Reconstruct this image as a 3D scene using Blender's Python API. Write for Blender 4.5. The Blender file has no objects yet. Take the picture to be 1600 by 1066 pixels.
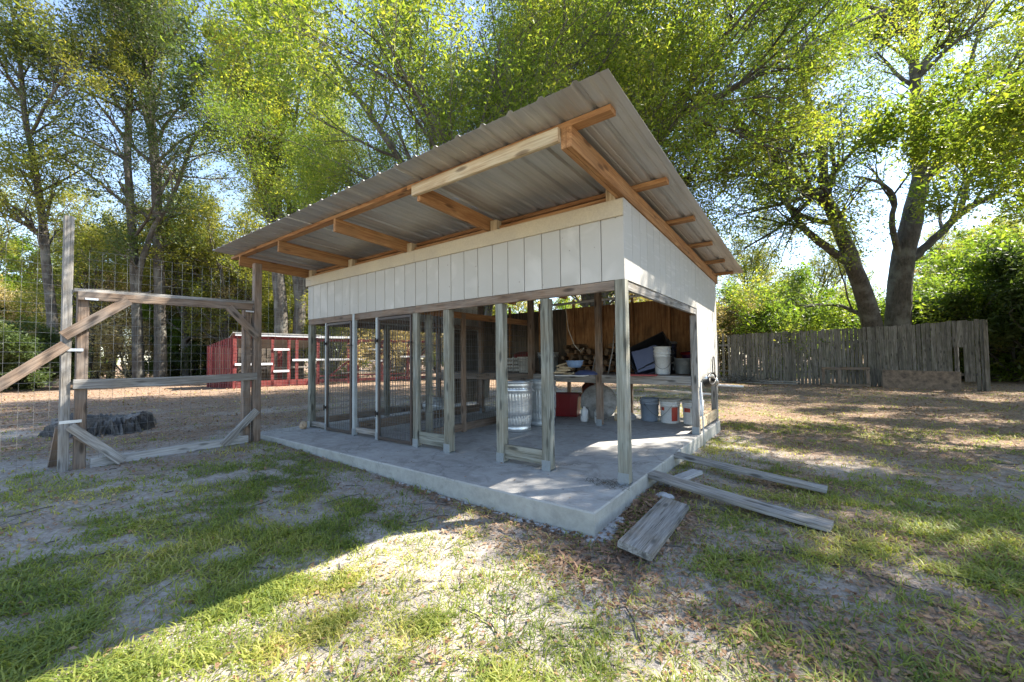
import bpy, bmesh, math, random
import numpy as np
from mathutils import Vector, Matrix

rnd = random.Random(7)
rng = np.random.default_rng(7)
SC = bpy.context.scene
COL = SC.collection

# ------------------------------------------------------------------ camera, sky, sun, exposure
CAM = np.array([1.2075, -3.2108, 1.05])
_yaw, _pit, _rol = [math.radians(a) for a in (36.398, 1.897, -0.638)]
FWD = np.array([-math.sin(_yaw)*math.cos(_pit), math.cos(_yaw)*math.cos(_pit), math.sin(_pit)])
_rt = np.array([math.cos(_yaw), math.sin(_yaw), 0.0])
_up = np.cross(_rt, FWD)
RT = _rt*math.cos(_rol) + _up*math.sin(_rol)
UP = -_rt*math.sin(_rol) + _up*math.cos(_rol)
cd = bpy.data.cameras.new("camera")
cam = bpy.data.objects.new("camera", cd); COL.objects.link(cam)
M = Matrix(((RT[0], UP[0], -FWD[0], CAM[0]), (RT[1], UP[1], -FWD[1], CAM[1]), (RT[2], UP[2], -FWD[2], CAM[2]), (0, 0, 0, 1)))
cam.matrix_basis = M
cd.sensor_width = 36.0
cd.lens = 629.284/1600*36
cd.shift_y = 6.18/1600
cd.clip_start = 0.02; cd.clip_end = 2000
SC.camera = cam

def at(px, py, d):
    """point of the place seen at photo pixel (px, py) at depth d metres; used once, to measure where a thing stands"""
    return CAM + (FWD + RT*(px-800)/629.284 - UP*(py-539.18)/629.284)*d

SUNV = Vector((1.58, 1.98, 2.77)).normalized()
w = bpy.data.worlds.new("World"); SC.world = w; w.use_nodes = True
nt = w.node_tree; bg = nt.nodes["Background"]
sky = nt.nodes.new("ShaderNodeTexSky"); sky.sky_type = 'NISHITA'; sky.sun_disc = False
sky.sun_elevation = math.radians(48.7); sky.sun_rotation = math.radians(40.5)
sky.air_density = 1.0; sky.dust_density = 0.3; sky.ozone_density = 2.5
hs_ = nt.nodes.new('ShaderNodeHueSaturation'); hs_.inputs['Saturation'].default_value = 0.90
nt.links.new(sky.outputs[0], hs_.inputs['Color']); nt.links.new(hs_.outputs[0], bg.inputs[0]); bg.inputs[1].default_value = 0.115
sl = bpy.data.lights.new("sun", 'SUN'); sl.energy = 4.9; sl.angle = math.radians(0.53); sl.color = (1.0, 0.93, 0.82)
so = bpy.data.objects.new("sun", sl); COL.objects.link(so); so.location = (8, 10, 14)
so.rotation_euler = SUNV.to_track_quat('Z', 'Y').to_euler()
vs = SC.view_settings
vs.view_transform = 'Standard'; vs.look = 'None'; vs.gamma = 1.0; vs.use_curve_mapping = False
vs.exposure = 2.0
SC.cycles.max_bounces = 8; SC.cycles.diffuse_bounces = 4; SC.cycles.transmission_bounces = 4
SC.cycles.transparent_max_bounces = 8

# ------------------------------------------------------------------ helpers: tagging and linking
def tag(o, label=None, cat=None, group=None, kind=None):
    if label: o['label'] = label
    if cat: o['category'] = cat
    if group: o['group'] = group
    if kind: o['kind'] = kind
    return o

def thing(name, label, cat, loc=(0, 0, 0), group=None, rz=0.0):
    o = bpy.data.objects.new(name, None); COL.objects.link(o)
    o.location = loc; o.rotation_euler = (0, 0, rz); o.empty_display_size = 0.2
    return tag(o, label, cat, group)

def link(name, me, parent=None, mat=None):
    """mesh in world coordinates -> object, child of an unrotated thing"""
    o = bpy.data.objects.new(name, me); COL.objects.link(o)
    if mat is not None and not me.materials: me.materials.append(mat)
    if parent is not None:
        o.parent = parent
    return o

def mesh_np(name, verts, faces, smooth=False):
    """faces: (n,3) or (n,4) int array"""
    v = np.asarray(verts, dtype=np.float32); f = np.asarray(faces, dtype=np.int32)
    me = bpy.data.meshes.new(name)
    me.vertices.add(len(v)); me.vertices.foreach_set("co", v.ravel())
    k = f.shape[1]
    me.loops.add(f.size); me.loops.foreach_set("vertex_index", f.ravel())
    me.polygons.add(len(f)); me.polygons.foreach_set("loop_start", np.arange(0, f.size, k, dtype=np.int32))
    me.polygons.foreach_set("loop_total", np.full(len(f), k, dtype=np.int32))
    if smooth: me.polygons.foreach_set("use_smooth", np.ones(len(f), dtype=bool))
    me.update(calc_edges=True)
    return me

def mesh_py(name, verts, faces, smooth=False):
    me = bpy.data.meshes.new(name); me.from_pydata([tuple(map(float, v)) for v in verts], [], faces)
    if smooth:
        for p in me.polygons: p.use_smooth = True
    me.update(); return me

def rel(parent, p):
    if parent is None: return Vector(p)
    L = parent.location; R = parent.rotation_euler
    v = Vector(p) - L
    if abs(R[2]) > 1e-6: v = Matrix.Rotation(-R[2], 3, 'Z') @ v
    return v

def board(parent, name, p0, p1, w, t, mat, up=(0, 0, 1), ch=0.003, warp=0.0):
    """box from p0 to p1 (centre line), width w across, thickness t along up; own X runs with the grain"""
    a = Vector([float(c) for c in p0]); b = Vector([float(c) for c in p1]); L = (b-a).length
    x = (b-a).normalized(); y = Vector(up).cross(x).normalized(); z = x.cross(y)
    hw, ht = w/2, t/2; c = min(ch, hw*0.4, ht*0.4)
    prof = [(-hw+c, -ht), (hw-c, -ht), (hw, -ht+c), (hw, ht-c), (hw-c, ht), (-hw+c, ht), (-hw, ht-c), (-hw, -ht+c)]
    ns = 1 if warp == 0 else 5
    vs_, fs = [], []
    for i in range(ns+1):
        s = i/ns; off = warp*math.sin(math.pi*s)
        for (u, v) in prof: vs_.append((L*s, u+off*0.5, v+off))
    for i in range(ns):
        for k in range(8):
            k2 = (k+1) % 8
            fs.append((i*8+k, i*8+k2, i*8+8+k2, i*8+8+k))
    fs.append(tuple(reversed(range(8)))); fs.append(tuple(range(ns*8, ns*8+8)))
    fs = [f[::-1] for f in fs]
    me = mesh_py(name, vs_, fs); me.materials.append(mat)
    o = bpy.data.objects.new(name, me); COL.objects.link(o)
    R = Matrix((x, y, z)).transposed().to_4x4()
    mw = Matrix.Translation(a) @ R
    if parent is not None:
        o.parent = parent
        pm = Matrix.Translation(parent.location) @ parent.rotation_euler.to_matrix().to_4x4()
        if parent.parent is not None: pm = MW(parent)
        o.matrix_basis = pm.inverted() @ mw
    else: o.matrix_basis = mw
    return o

def MW(o):
    m = o.matrix_basis.copy()
    while o.parent is not None:
        o = o.parent; m = o.matrix_basis @ m
    return m

def bx(parent, name, x0, x1, y0, y1, z0, z1, mat, grain=None, ch=0.003, warp=0.0):
    d = (x1-x0, y1-y0, z1-z0); g = grain if grain is not None else max(range(3), key=lambda i: d[i])
    c = ((x0+x1)/2, (y0+y1)/2, (z0+z1)/2)
    a = list(c); b = list(c); a[g] = (x0, y0, z0)[g]; b[g] = (x1, y1, z1)[g]
    if g == 2: return board(parent, name, a, b, d[0], d[1], mat, up=(0, 1, 0), ch=ch, warp=warp)
    if g == 0: return board(parent, name, a, b, d[1], d[2], mat, up=(0, 0, 1), ch=ch, warp=warp)
    return board(parent, name, a, b, d[0], d[2], mat, up=(0, 0, 1), ch=ch, warp=warp)

def tube_geo(pts, rad, sides=6, cap=True):
    pts = [Vector(p) for p in pts]; n = len(pts)
    if not hasattr(rad, '__len__'): rad = [rad]*n
    vs_, fs = [], []
    ref = Vector((0, 0, 1))
    for i, p in enumerate(pts):
        t = (pts[min(i+1, n-1)] - pts[max(i-1, 0)]).normalized()
        if abs(t.dot(ref)) > 0.95: ref = Vector((1, 0, 0)) if abs(t.x) < 0.9 else Vector((0, 1, 0))
        u = t.cross(ref).normalized(); v = t.cross(u)
        ref = u.cross(t).normalized() if False else ref
        for k in range(sides):
            a = 2*math.pi*k/sides
            vs_.append(p + (u*math.cos(a) + v*math.sin(a))*rad[i])
    for i in range(n-1):
        for k in range(sides):
            k2 = (k+1) % sides
            fs.append((i*sides+k, i*sides+k2, (i+1)*sides+k2, (i+1)*sides+k))
    if cap:
        fs.append(tuple(reversed(range(sides)))); fs.append(tuple(range((n-1)*sides, n*sides)))
    return vs_, fs

def tube(parent, name, pts, rad, mat, sides=8, smooth=True):
    v, f = tube_geo(pts, rad, sides)
    if parent is not None:
        mi = MW(parent).inverted(); v = [mi @ p for p in v]
    return link(name, mesh_py(name, v, f, smooth), parent, mat)

class GB:
    """collects geometry for one part"""
    def __init__(s): s.v = []; s.f = []
    def add(s, v, f):
        o = len(s.v); s.v += [tuple(p) for p in v]; s.f += [tuple(i+o for i in q) for q in f]
    def tube(s, pts, r, sides=6): s.add(*tube_geo(pts, r, sides))
    def box(s, x0, x1, y0, y1, z0, z1):
        s.add([(x0, y0, z0), (x1, y0, z0), (x1, y1, z0), (x0, y1, z0), (x0, y0, z1), (x1, y0, z1), (x1, y1, z1), (x0, y1, z1)],
              [(3, 2, 1, 0), (4, 5, 6, 7), (0, 1, 5, 4), (1, 2, 6, 5), (2, 3, 7, 6), (3, 0, 4, 7)])
    def build(s, name, parent, mat, smooth=False):
        v = s.v
        if parent is not None:
            mi = MW(parent).inverted(); v = [mi @ Vector(p) for p in v]
        return link(name, mesh_py(name, v, s.f, smooth), parent, mat)

def lathe(parent, name, prof, mat, seg=32, mod=None, loc=(0, 0, 0), smooth=True, mtx=None):
    """profile (r,z) revolved; coordinates local to the parent"""
    vs_, fs = [], []
    for (r, z) in prof:
        for k in range(seg):
            a = 2*math.pi*k/seg; rr = r + (mod(k, z) if mod else 0)
            vs_.append(Vector((rr*math.cos(a)+loc[0], rr*math.sin(a)+loc[1], z+loc[2])))
    n = len(prof)
    for i in range(n-1):
        for k in range(seg):
            k2 = (k+1) % seg
            fs.append((i*seg+k, i*seg+k2, (i+1)*seg+k2, (i+1)*seg+k))
    if mtx is not None: vs_ = [mtx @ v for v in vs_]
    return link(name, mesh_py(name, vs_, fs, smooth), parent, mat)

# ------------------------------------------------------------------ materials
MATS = {}
def newmat(name):
    m = bpy.data.materials.new(name); m.use_nodes = True
    n = m.node_tree.nodes; n.clear()
    out = n.new("ShaderNodeOutputMaterial"); b = n.new("ShaderNodeBsdfPrincipled")
    m.node_tree.links.new(b.outputs[0], out.inputs[0]); MATS[name] = m
    return m, m.node_tree, b, out

def nd(t, kind, **kw):
    x = t.nodes.new(kind)
    for k, v in kw.items():
        if k.startswith("i_"):
            key = k[2:]; key = int(key) if key.isdigit() else key
            x.inputs[key].default_value = v
        else: setattr(x, k, v)
    return x

def ramp(t, fac, stops, interp='LINEAR'):
    r = t.nodes.new("ShaderNodeValToRGB"); cr = r.color_ramp; cr.interpolation = interp
    while len(cr.elements) > 1: cr.elements.remove(cr.elements[-1])
    for i, (p, c) in enumerate(stops):
        e = cr.elements[0] if i == 0 else cr.elements.new(p)
        e.position = p; e.color = (*c, 1) if len(c) == 3 else c
    t.links.new(fac, r.inputs[0]); return r

def mix(t, fac, a, b, mode='MIX'):
    m = t.nodes.new("ShaderNodeMix"); m.data_type = 'RGBA'; m.blend_type = mode
    for sock, v in ((m.inputs[0], fac), (m.inputs[6], a), (m.inputs[7], b)):
        if hasattr(v, 'links'): t.links.new(v, sock)
        elif isinstance(v, (int, float)): sock.default_value = v
        else: sock.default_value = (*v, 1)
    return m.outputs[2]

def g(v): return (v, v, v)

def coords(t, scale, rand=True):
    tc = t.nodes.new("ShaderNodeTexCoord"); mp = t.nodes.new("ShaderNodeMapping")
    mp.inputs['Scale'].default_value = scale
    if rand:
        oi = t.nodes.new("ShaderNodeObjectInfo")
        mu = nd(t, "ShaderNodeVectorMath", operation='SCALE'); mu.inputs['Scale'].default_value = 37.0
        cb = t.nodes.new("ShaderNodeCombineXYZ")
        for k in range(3): t.links.new(oi.outputs['Random'], cb.inputs[k])
        t.links.new(cb.outputs[0], mu.inputs[0])
        ad = nd(t, "ShaderNodeVectorMath", operation='ADD')
        t.links.new(tc.outputs['Object'], ad.inputs[0]); t.links.new(mu.outputs[0], ad.inputs[1])
        t.links.new(ad.outputs[0], mp.inputs['Vector'])
    else: t.links.new(tc.outputs['Object'], mp.inputs['Vector'])
    return mp.outputs[0]

def noise(t, vec, sc, det=4, rough=0.6, dist=0.0):
    n = t.nodes.new("ShaderNodeTexNoise"); n.inputs['Scale'].default_value = sc
    n.inputs['Detail'].default_value = det; n.inputs['Roughness'].default_value = rough
    n.inputs['Distortion'].default_value = dist
    t.links.new(vec, n.inputs['Vector']); return n

def bump(t, b, h, strength=0.4, dist=0.01):
    u = t.nodes.new("ShaderNodeBump"); u.inputs['Strength'].default_value = strength; u.inputs['Distance'].default_value = dist
    t.links.new(h, u.inputs['Height']); t.links.new(u.outputs[0], b.inputs['Normal']); return u

def wood(name, dark, mid, light, stain=None, stain_amt=0.5, crack=0.5, knots=True, rough=0.85, var=0.25, bumps=0.5):
    m, t, b, out = newmat(name)
    v = coords(t, (1.0, 14, 14)); v2 = coords(t, (2.2, 75, 75)); v3 = coords(t, (1, 1, 1))
    n1 = noise(t, v, 1.3, 5, 0.65, 1.6)
    n2 = noise(t, v2, 1.3, 3, 0.7)
    f = nd(t, "ShaderNodeMath", operation='ADD'); t.links.new(n1.outputs[0], f.inputs[0])
    m2 = nd(t, "ShaderNodeMath", operation='MULTIPLY_ADD'); t.links.new(n2.outputs[0], m2.inputs[0]); m2.inputs[1].default_value = 0.6; m2.inputs[2].default_value = -0.3
    t.links.new(m2.outputs[0], f.inputs[1])
    r = ramp(t, f.outputs[0], [(0.33, dark), (0.5, mid), (0.67, light)])
    c = r.outputs[0]
    n3 = noise(t, v3, 3.5, 4, 0.6)
    if stain:
        rs = ramp(t, n3.outputs[0], [(0.42, g(0)), (0.68, g(stain_amt))])
        c = mix(t, rs.outputs[0], c, stain)
    if knots:
        vk = coords(t, (3.2, 11, 11)); vo = nd(t, "ShaderNodeTexVoronoi"); vo.inputs['Scale'].default_value = 1.0
        t.links.new(vk, vo.inputs['Vector'])
        rk = ramp(t, vo.outputs['Distance'], [(0.0, g(0.95)), (0.15, g(0.7)), (0.24, g(0))])
        c = mix(t, rk.outputs[0], c, tuple(x*0.45 for x in dark))
    rc = ramp(t, n2.outputs[0], [(0.30, g(crack)), (0.40, g(0))])
    c = mix(t, rc.outputs[0], c, tuple(x*0.25 for x in dark))
    oi = t.nodes.new("ShaderNodeObjectInfo")
    mr = nd(t, "ShaderNodeMapRange"); t.links.new(oi.outputs['Random'], mr.inputs[0]); mr.inputs[3].default_value = 1-var; mr.inputs[4].default_value = 1+var
    vm = nd(t, "ShaderNodeVectorMath", operation='SCALE'); t.links.new(c, vm.inputs[0]); t.links.new(mr.outputs[0], vm.inputs['Scale'])
    t.links.new(vm.outputs[0], b.inputs['Base Color'])
    b.inputs['Roughness'].default_value = rough
    bump(t, b, f.outputs[0], bumps, 0.006)
    return m

W_POST = wood("weathered_green_post_wood", (.095, .095, .075), (.19, .195, .162), (.30, .305, .265), stain=(.20, .16, .10), stain_amt=.45, crack=.7, var=.10)
W_GREY = wood("weathered_grey_wood", (.10, .092, .08), (.205, .195, .18), (.31, .30, .285), stain=(.25, .19, .12), stain_amt=.3, crack=.8, var=.12)
W_BRN = wood("weathered_brown_wood", (.09, .06, .04), (.17, .115, .078), (.26, .185, .13), stain=(.2, .18, .16), stain_amt=.6, crack=.6, var=.15)
W_RAFT = wood("amber_rafter_lumber", (.19, .08, .026), (.30, .145, .055), (.40, .22, .095), stain=(.22, .13, .06), stain_amt=.5, crack=.25, var=.10, bumps=.25)
W_PALE = wood("pale_new_lumber", (.30, .20, .11), (.44, .33, .20), (.54, .44, .30), stain=(.45, .42, .3), stain_amt=.4, crack=.2, var=.06, bumps=.2)
W_PICK = wood("old_fence_wood", (.06, .052, .044), (.145, .128, .108), (.25, .228, .20), stain=(.085, .085, .05), stain_amt=.6, crack=.7, var=.3)
W_PLY = wood("stained_plywood", (.17, .08, .03), (.35, .175, .07), (.48, .27, .12), stain=(.10, .06, .03), stain_amt=.6, crack=.3, knots=False, var=.15, bumps=.25)
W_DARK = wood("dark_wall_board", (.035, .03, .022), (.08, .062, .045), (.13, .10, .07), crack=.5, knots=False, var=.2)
W_FIRE = wood("split_firewood", (.05, .03, .016), (.13, .08, .045), (.24, .16, .09), crack=.4, knots=False, var=.45)
W_REDB = wood("red_painted_wood", (.06, .008, .008), (.14, .014, .014), (.22, .032, .028), stain=(.25, .06, .05), stain_amt=.5, crack=.25, knots=False, var=.12, bumps=.2)
W_SILL = wood("pale_grey_sill_wood", (.20, .195, .185), (.34, .33, .315), (.44, .43, .42), crack=.5, var=.05)

def paint(name, col, rough=0.5, dirt=(.3, .28, .24), amt=0.3, scale=3.0, bmp=0.15, spec=0.5, metal=0.0, var=0.0, fine=60):
    m, t, b, out = newmat(name)
    v = coords(t, (1, 1, 1)); n = noise(t, v, scale, 6, 0.65, 0.3); n2 = noise(t, v, fine, 3, 0.6)
    r = ramp(t, n.outputs[0], [(0.38, g(0)), (0.75, g(amt))])
    c = mix(t, r.outputs[0], col, dirt)
    r2 = ramp(t, n2.outputs[0], [(0.3, g(0.85)), (0.7, g(1.0))])
    c = mix(t, 1.0, c, r2.outputs[0], 'MULTIPLY')
    if var:
        oi = t.nodes.new("ShaderNodeObjectInfo")
        mr = nd(t, "ShaderNodeMapRange"); t.links.new(oi.outputs['Random'], mr.inputs[0]); mr.inputs[3].default_value = 1-var; mr.inputs[4].default_value = 1+var*0.5
        vm = nd(t, "ShaderNodeVectorMath", operation='SCALE'); t.links.new(c, vm.inputs[0]); t.links.new(mr.outputs[0], vm.inputs['Scale']); c = vm.outputs[0]
    t.links.new(c, b.inputs['Base Color'])
    b.inputs['Roughness'].default_value = rough; b.inputs['Metallic'].default_value = metal
    b.inputs['Specular IOR Level'].default_value = spec
    bump(t, b, n2.outputs[0], bmp, 0.004)
    return m

def siding_mat():
    m, t, b, out = newmat("white_painted_siding")
    v = coords(t, (9, 9, 60)); v1 = coords(t, (1, 1, 1)); vw = coords(t, (2.0, 2.0, 22.0))
    n = noise(t, v, 1.0, 4, 0.6); n1 = noise(t, v1, 2.2, 5, 0.6); nw = noise(t, vw, 1.0, 3, 0.6, 0.8)
    c = mix(t, ramp(t, n1.outputs[0], [(0.4, g(0)), (0.8, g(0.35))]).outputs[0], (.405, .388, .352), (.29, .265, .22))
    c = mix(t, ramp(t, nw.outputs[0], [(0.30, g(0.35)), (0.45, g(0))]).outputs[0], c, (.60, .58, .54))
    vo = nd(t, "ShaderNodeTexVoronoi"); vo.inputs['Scale'].default_value = 9.0; t.links.new(v1, vo.inputs['Vector'])
    c = mix(t, ramp(t, vo.outputs['Distance'], [(0.05, g(0.9)), (0.07, g(0))]).outputs[0], c, (.22, .20, .18))
    t.links.new(c, b.inputs['Base Color']); b.inputs['Roughness'].default_value = 0.62
    ad = nd(t, "ShaderNodeMath", operation='ADD'); t.links.new(n.outputs[0], ad.inputs[0]); t.links.new(nw.outputs[0], ad.inputs[1])
    bump(t, b, ad.outputs[0], 0.35, 0.003)
    return m
M_SIDE = siding_mat()
M_CREAM = paint("cream_painted_fascia", (.43, .365, .265), 0.6, (.62, .52, .33), 0.5, 2.0)

def roof_mat():
    m, t, b, out = newmat("galvanised_roof_sheet")
    v = coords(t, (1, 1, 1), rand=True); vs2 = coords(t, (14, 0.7, 3)); n0 = noise(t, v, 1.3, 4, 0.6, 0.6)
    n1 = noise(t, vs2, 1.5, 4, 0.6, 0.5); n2 = noise(t, v, 45, 3, 0.6)
    c = mix(t, ramp(t, n1.outputs[0], [(0.3, g(0)), (0.7, g(1))]).outputs[0], (.33, .33, .325), (.52, .51, .49))
    c = mix(t, ramp(t, n0.outputs[0], [(0.45, g(0)), (0.75, g(0.45))]).outputs[0], c, (.38, .33, .25))
    c = mix(t, ramp(t, n2.outputs[0], [(0.62, g(0)), (0.75, g(0.35))]).outputs[0], c, (.45, .4, .3))
    t.links.new(c, b.inputs['Base Color']); b.inputs['Metallic'].default_value = 0.55
    r = ramp(t, n1.outputs[0], [(0.3, g(0.34)), (0.7, g(0.52))]); t.links.new(r.outputs[0], b.inputs['Roughness'])
    bump(t, b, n2.outputs[0], 0.08, 0.003)
    return m
M_ROOF = roof_mat()

def galv(name, a, bb, rough=0.35, metal=0.85):
    m, t, b, out = newmat(name)
    v = coords(t, (1, 1, 1)); vo = nd(t, "ShaderNodeTexVoronoi"); vo.inputs['Scale'].default_value = 38; t.links.new(v, vo.inputs['Vector'])
    n = noise(t, v, 6, 4, 0.6)
    c = mix(t, vo.outputs['Color'], a, bb); c = mix(t, ramp(t, n.outputs[0], [(0.45, g(0)), (0.8, g(0.5))]).outputs[0], c, (.33, .32, .30))
    t.links.new(c, b.inputs['Base Color']); b.inputs['Metallic'].default_value = metal; b.inputs['Roughness'].default_value = rough
    return m
M_GALV = galv("galvanised_steel", (.62, .64, .65), (.74, .76, .77))
M_GALVD = galv("dull_galvanised_steel", (.40, .43, .44), (.5, .53, .54), 0.5, 0.6)
M_ZINC = paint("zinc_post_plate", (.24, .27, .29), 0.45, (.35, .37, .38), .5, 8, metal=.5)
M_WIRE = paint("galvanised_wire", (.22, .225, .225), 0.4, (.25, .24, .22), .5, 8, metal=.6)
M_KWIRE = paint("weathered_kennel_wire", (.13, .135, .13), 0.5, (.07, .06, .05), .5, 8, metal=.3)
M_WIRED = paint("dull_dark_wire", (.10, .105, .10), 0.5, (.12, .11, .10), .5, 8, metal=.4)
M_DOOR = paint("dark_brown_steel", (.035, .026, .022), 0.5, (.09, .05, .03), .6, 8)
M_BLACK = paint("black_plastic", (.012, .012, .014), 0.4, (.05, .05, .05), .4, 5)
M_HINGE = paint("black_iron", (.02, .02, .02), 0.45, (.06, .04, .03), .5, 9, metal=.5)
M_STRAP = paint("zinc_strap", (.6, .62, .66), 0.35, (.4, .4, .4), .4, 9, metal=.5)
M_WBKT = paint("white_bucket_plastic", (.78, .79, .78), 0.4, (.45, .42, .36), .4, 5)
M_GBKT = paint("blue_grey_bucket_plastic", (.22, .27, .34), 0.45, (.3, .3, .3), .3, 5)
M_BLUE = paint("royal_blue_plastic", (.04, .055, .13), 0.4, (.10, .12, .2), .3, 5)
M_LBLUE = paint("light_blue_enamel", (.18, .28, .46), 0.35, (.3, .35, .4), .3, 5)
M_RED = paint("red_plastic", (.22, .008, .010), 0.4, (.15, .02, .02), .5, 5)
M_ORANGE = paint("orange_plastic", (.55, .19, .02), 0.5, (.35, .15, .05), .5, 5)
M_PURPLE = paint("purple_plastic", (.10, .03, .09), 0.5, (.08, .04, .06), .5, 5)
M_LABEL = paint("red_printed_label", (.48, .05, .03), 0.5, (.35, .12, .06), .6, 18)
M_PVC = paint("white_pvc", (.70, .69, .66), 0.4, (.5, .48, .42), .4, 5)
M_DIRTYW = paint("dirty_white_plastic", (.50, .49, .45), 0.6, (.22, .20, .16), .8, 9)
M_DISC = paint("mottled_grey_cover", (.33, .32, .30), 0.7, (.08, .07, .06), 1.0, 9)
M_BAG = paint("thin_white_plastic_bag", (.66, .70, .75), 0.35, (.5, .5, .52), .4, 9)
M_ROPE = paint("pale_rope", (.5, .46, .38), 0.9, (.3, .26, .2), .5, 9)
M_STONE = paint("pale_concrete_rubble", (.40, .40, .40), 0.9, (.22, .2, .18), .6, 9, bmp=.8, fine=35)
M_SAND = paint("tan_sandstone", (.42, .31, .2), 0.9, (.3, .2, .12), .6, 14, bmp=.8, fine=35)
M_SHEETB = paint("mottled_old_particle_board", (.30, .215, .155), 0.9, (.06, .048, .04), 1.0, 7, bmp=.5)

def concrete_mat():
    m, t, b, out = newmat("worn_concrete")
    v = coords(t, (1, 1, 1), rand=False)
    n1 = noise(t, v, 0.9, 6, 0.62, 0.4); n2 = noise(t, v, 9, 6, 0.7); n3 = noise(t, v, 90, 3, 0.7)
    vb = coords(t, (2.5, 9, 9), rand=False); n4 = noise(t, vb, 2.2, 5, 0.7, 0.6)
    c = mix(t, ramp(t, n1.outputs[0], [(0.3, g(0)), (0.7, g(1))]).outputs[0], (.30, .29, .27), (.43, .42, .395))
    c = mix(t, ramp(t, n2.outputs[0], [(0.4, g(0)), (0.75, g(0.6))]).outputs[0], c, (.19, .18, .165))
    c = mix(t, ramp(t, n4.outputs[0], [(0.55, g(0)), (0.72, g(0.45))]).outputs[0], c, (.52, .515, .50))
    ns_ = noise(t, v, 2.6, 8, 0.75, 1.0)
    c = mix(t, ramp(t, ns_.outputs[0], [(0.52, g(0)), (0.60, g(0.45)), (0.68, g(0.15))]).outputs[0], c, (.17, .155, .135))
    ns2 = noise(t, v, 30, 4, 0.7)
    c = mix(t, ramp(t, ns2.outputs[0], [(0.66, g(0)), (0.72, g(0.6))]).outputs[0], c, (.12, .10, .085))
    wv = nd(t, "ShaderNodeTexVoronoi", feature='DISTANCE_TO_EDGE'); wv.inputs['Scale'].default_value = 0.55
    dv = nd(t, "ShaderNodeVectorMath", operation='ADD'); nv = noise(t, v, 3.0, 5, 0.7); sc_ = nd(t, "ShaderNodeVectorMath", operation='SCALE'); sc_.inputs['Scale'].default_value = 0.5
    t.links.new(nv.outputs['Color'], sc_.inputs[0]); t.links.new(v, dv.inputs[0]); t.links.new(sc_.outputs[0], dv.inputs[1]); t.links.new(dv.outputs[0], wv.inputs['Vector'])
    c = mix(t, ramp(t, wv.outputs['Distance'], [(0.0, g(0.55)), (0.004, g(0.3)), (0.008, g(0))]).outputs[0], c, (.11, .10, .09))
    vo = nd(t, "ShaderNodeTexVoronoi"); vo.inputs['Scale'].default_value = 22; t.links.new(v, vo.inputs['Vector'])
    pit = ramp(t, vo.outputs['Distance'], [(0.05, g(0.75)), (0.16, g(0))])
    # pits only on the formed side faces
    ge = t.nodes.new("ShaderNodeNewGeometry"); sx = t.nodes.new("ShaderNodeSeparateXYZ"); t.links.new(ge.outputs['True Normal'], sx.inputs[0])
    side = ramp(t, sx.outputs[2], [(0.3, g(1)), (0.7, g(0))])
    mm = nd(t, "ShaderNodeMath", operation='MULTIPLY'); t.links.new(pit.outputs[0], mm.inputs[0]); t.links.new(side.outputs[0], mm.inputs[1])
    c = mix(t, mm.outputs[0], c, (.10, .10, .095))
    cs = mix(t, ramp(t, n2.outputs[0], [(0.35, g(0)), (0.6, g(1))]).outputs[0], (.22, .22, .195), (.36, .36, .32))
    ms = nd(t, "ShaderNodeMath", operation='MULTIPLY'); t.links.new(side.outputs[0], ms.inputs[0]); ms.inputs[1].default_value = 0.7
    c = mix(t, ms.outputs[0], c, cs)
    t.links.new(c, b.inputs['Base Color']); b.inputs['Roughness'].default_value = 0.8
    ad = nd(t, "ShaderNodeMath", operation='MULTIPLY_ADD'); t.links.new(n3.outputs[0], ad.inputs[0]); ad.inputs[1].default_value = .35; t.links.new(n2.outputs[0], ad.inputs[2])
    bump(t, b, ad.outputs[0], 0.35, 0.008)
    return m
M_CONC = concrete_mat()

def leaf_mat(name, cols, trans=0.5, tw=1.0, var_scale=0.5, rough=0.5):
    """cols: list of colours picked per leaf and by clump"""
    m, t, b, out = newmat(name)
    ge = t.nodes.new("ShaderNodeNewGeometry")
    v = coords(t, (1, 1, 1), rand=True); n = noise(t, v, var_scale, 3, 0.6)
    ad = nd(t, "ShaderNodeMath", operation='MULTIPLY_ADD'); t.links.new(ge.outputs['Random Per Island'], ad.inputs[0]); ad.inputs[1].default_value = 0.45
    mr = nd(t, "ShaderNodeMapRange"); t.links.new(n.outputs[0], mr.inputs[0]); mr.inputs[1].default_value = .3; mr.inputs[2].default_value = .7; mr.inputs[3].default_value = 0.0; mr.inputs[4].default_value = 0.55
    t.links.new(mr.outputs[0], ad.inputs[2])
    r = ramp(t, ad.outputs[0], [(i/(len(cols)-1), c) for i, c in enumerate(cols)])
    t.links.new(r.outputs[0], b.inputs['Base Color']); b.inputs['Roughness'].default_value = rough
    b.inputs['Specular IOR Level'].default_value = 0.35
    tr = t.nodes.new("ShaderNodeBsdfTranslucent")
    sc = nd(t, "ShaderNodeVectorMath", operation='MULTIPLY'); t.links.new(r.outputs[0], sc.inputs[0]); sc.inputs[1].default_value = (1.5*tw, 1.45*tw, 0.7*tw)
    t.links.new(sc.outputs[0], tr.inputs[0])
    ms = t.nodes.new("ShaderNodeMixShader"); ms.inputs[0].default_value = trans
    t.links.new(b.outputs[0], ms.inputs[1]); t.links.new(tr.outputs[0], ms.inputs[2]); t.links.new(ms.outputs[0], out.inputs[0])
    return m
L_OAK = leaf_mat("oak_leaves", [(.05, .09, .019), (.095, .145, .026), (.175, .20, .038), (.33, .29, .06)], .5, 1.45)
L_BIG = leaf_mat("spring_leaves", [(.045, .085, .016), (.09, .14, .022), (.165, .20, .032), (.32, .29, .055)], .55, 1.4)
L_DARK = leaf_mat("dark_glossy_leaves", [(.025, .05, .014), (.05, .08, .022), (.08, .11, .03), (.20, .18, .04)], .4, 1.2)
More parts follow.
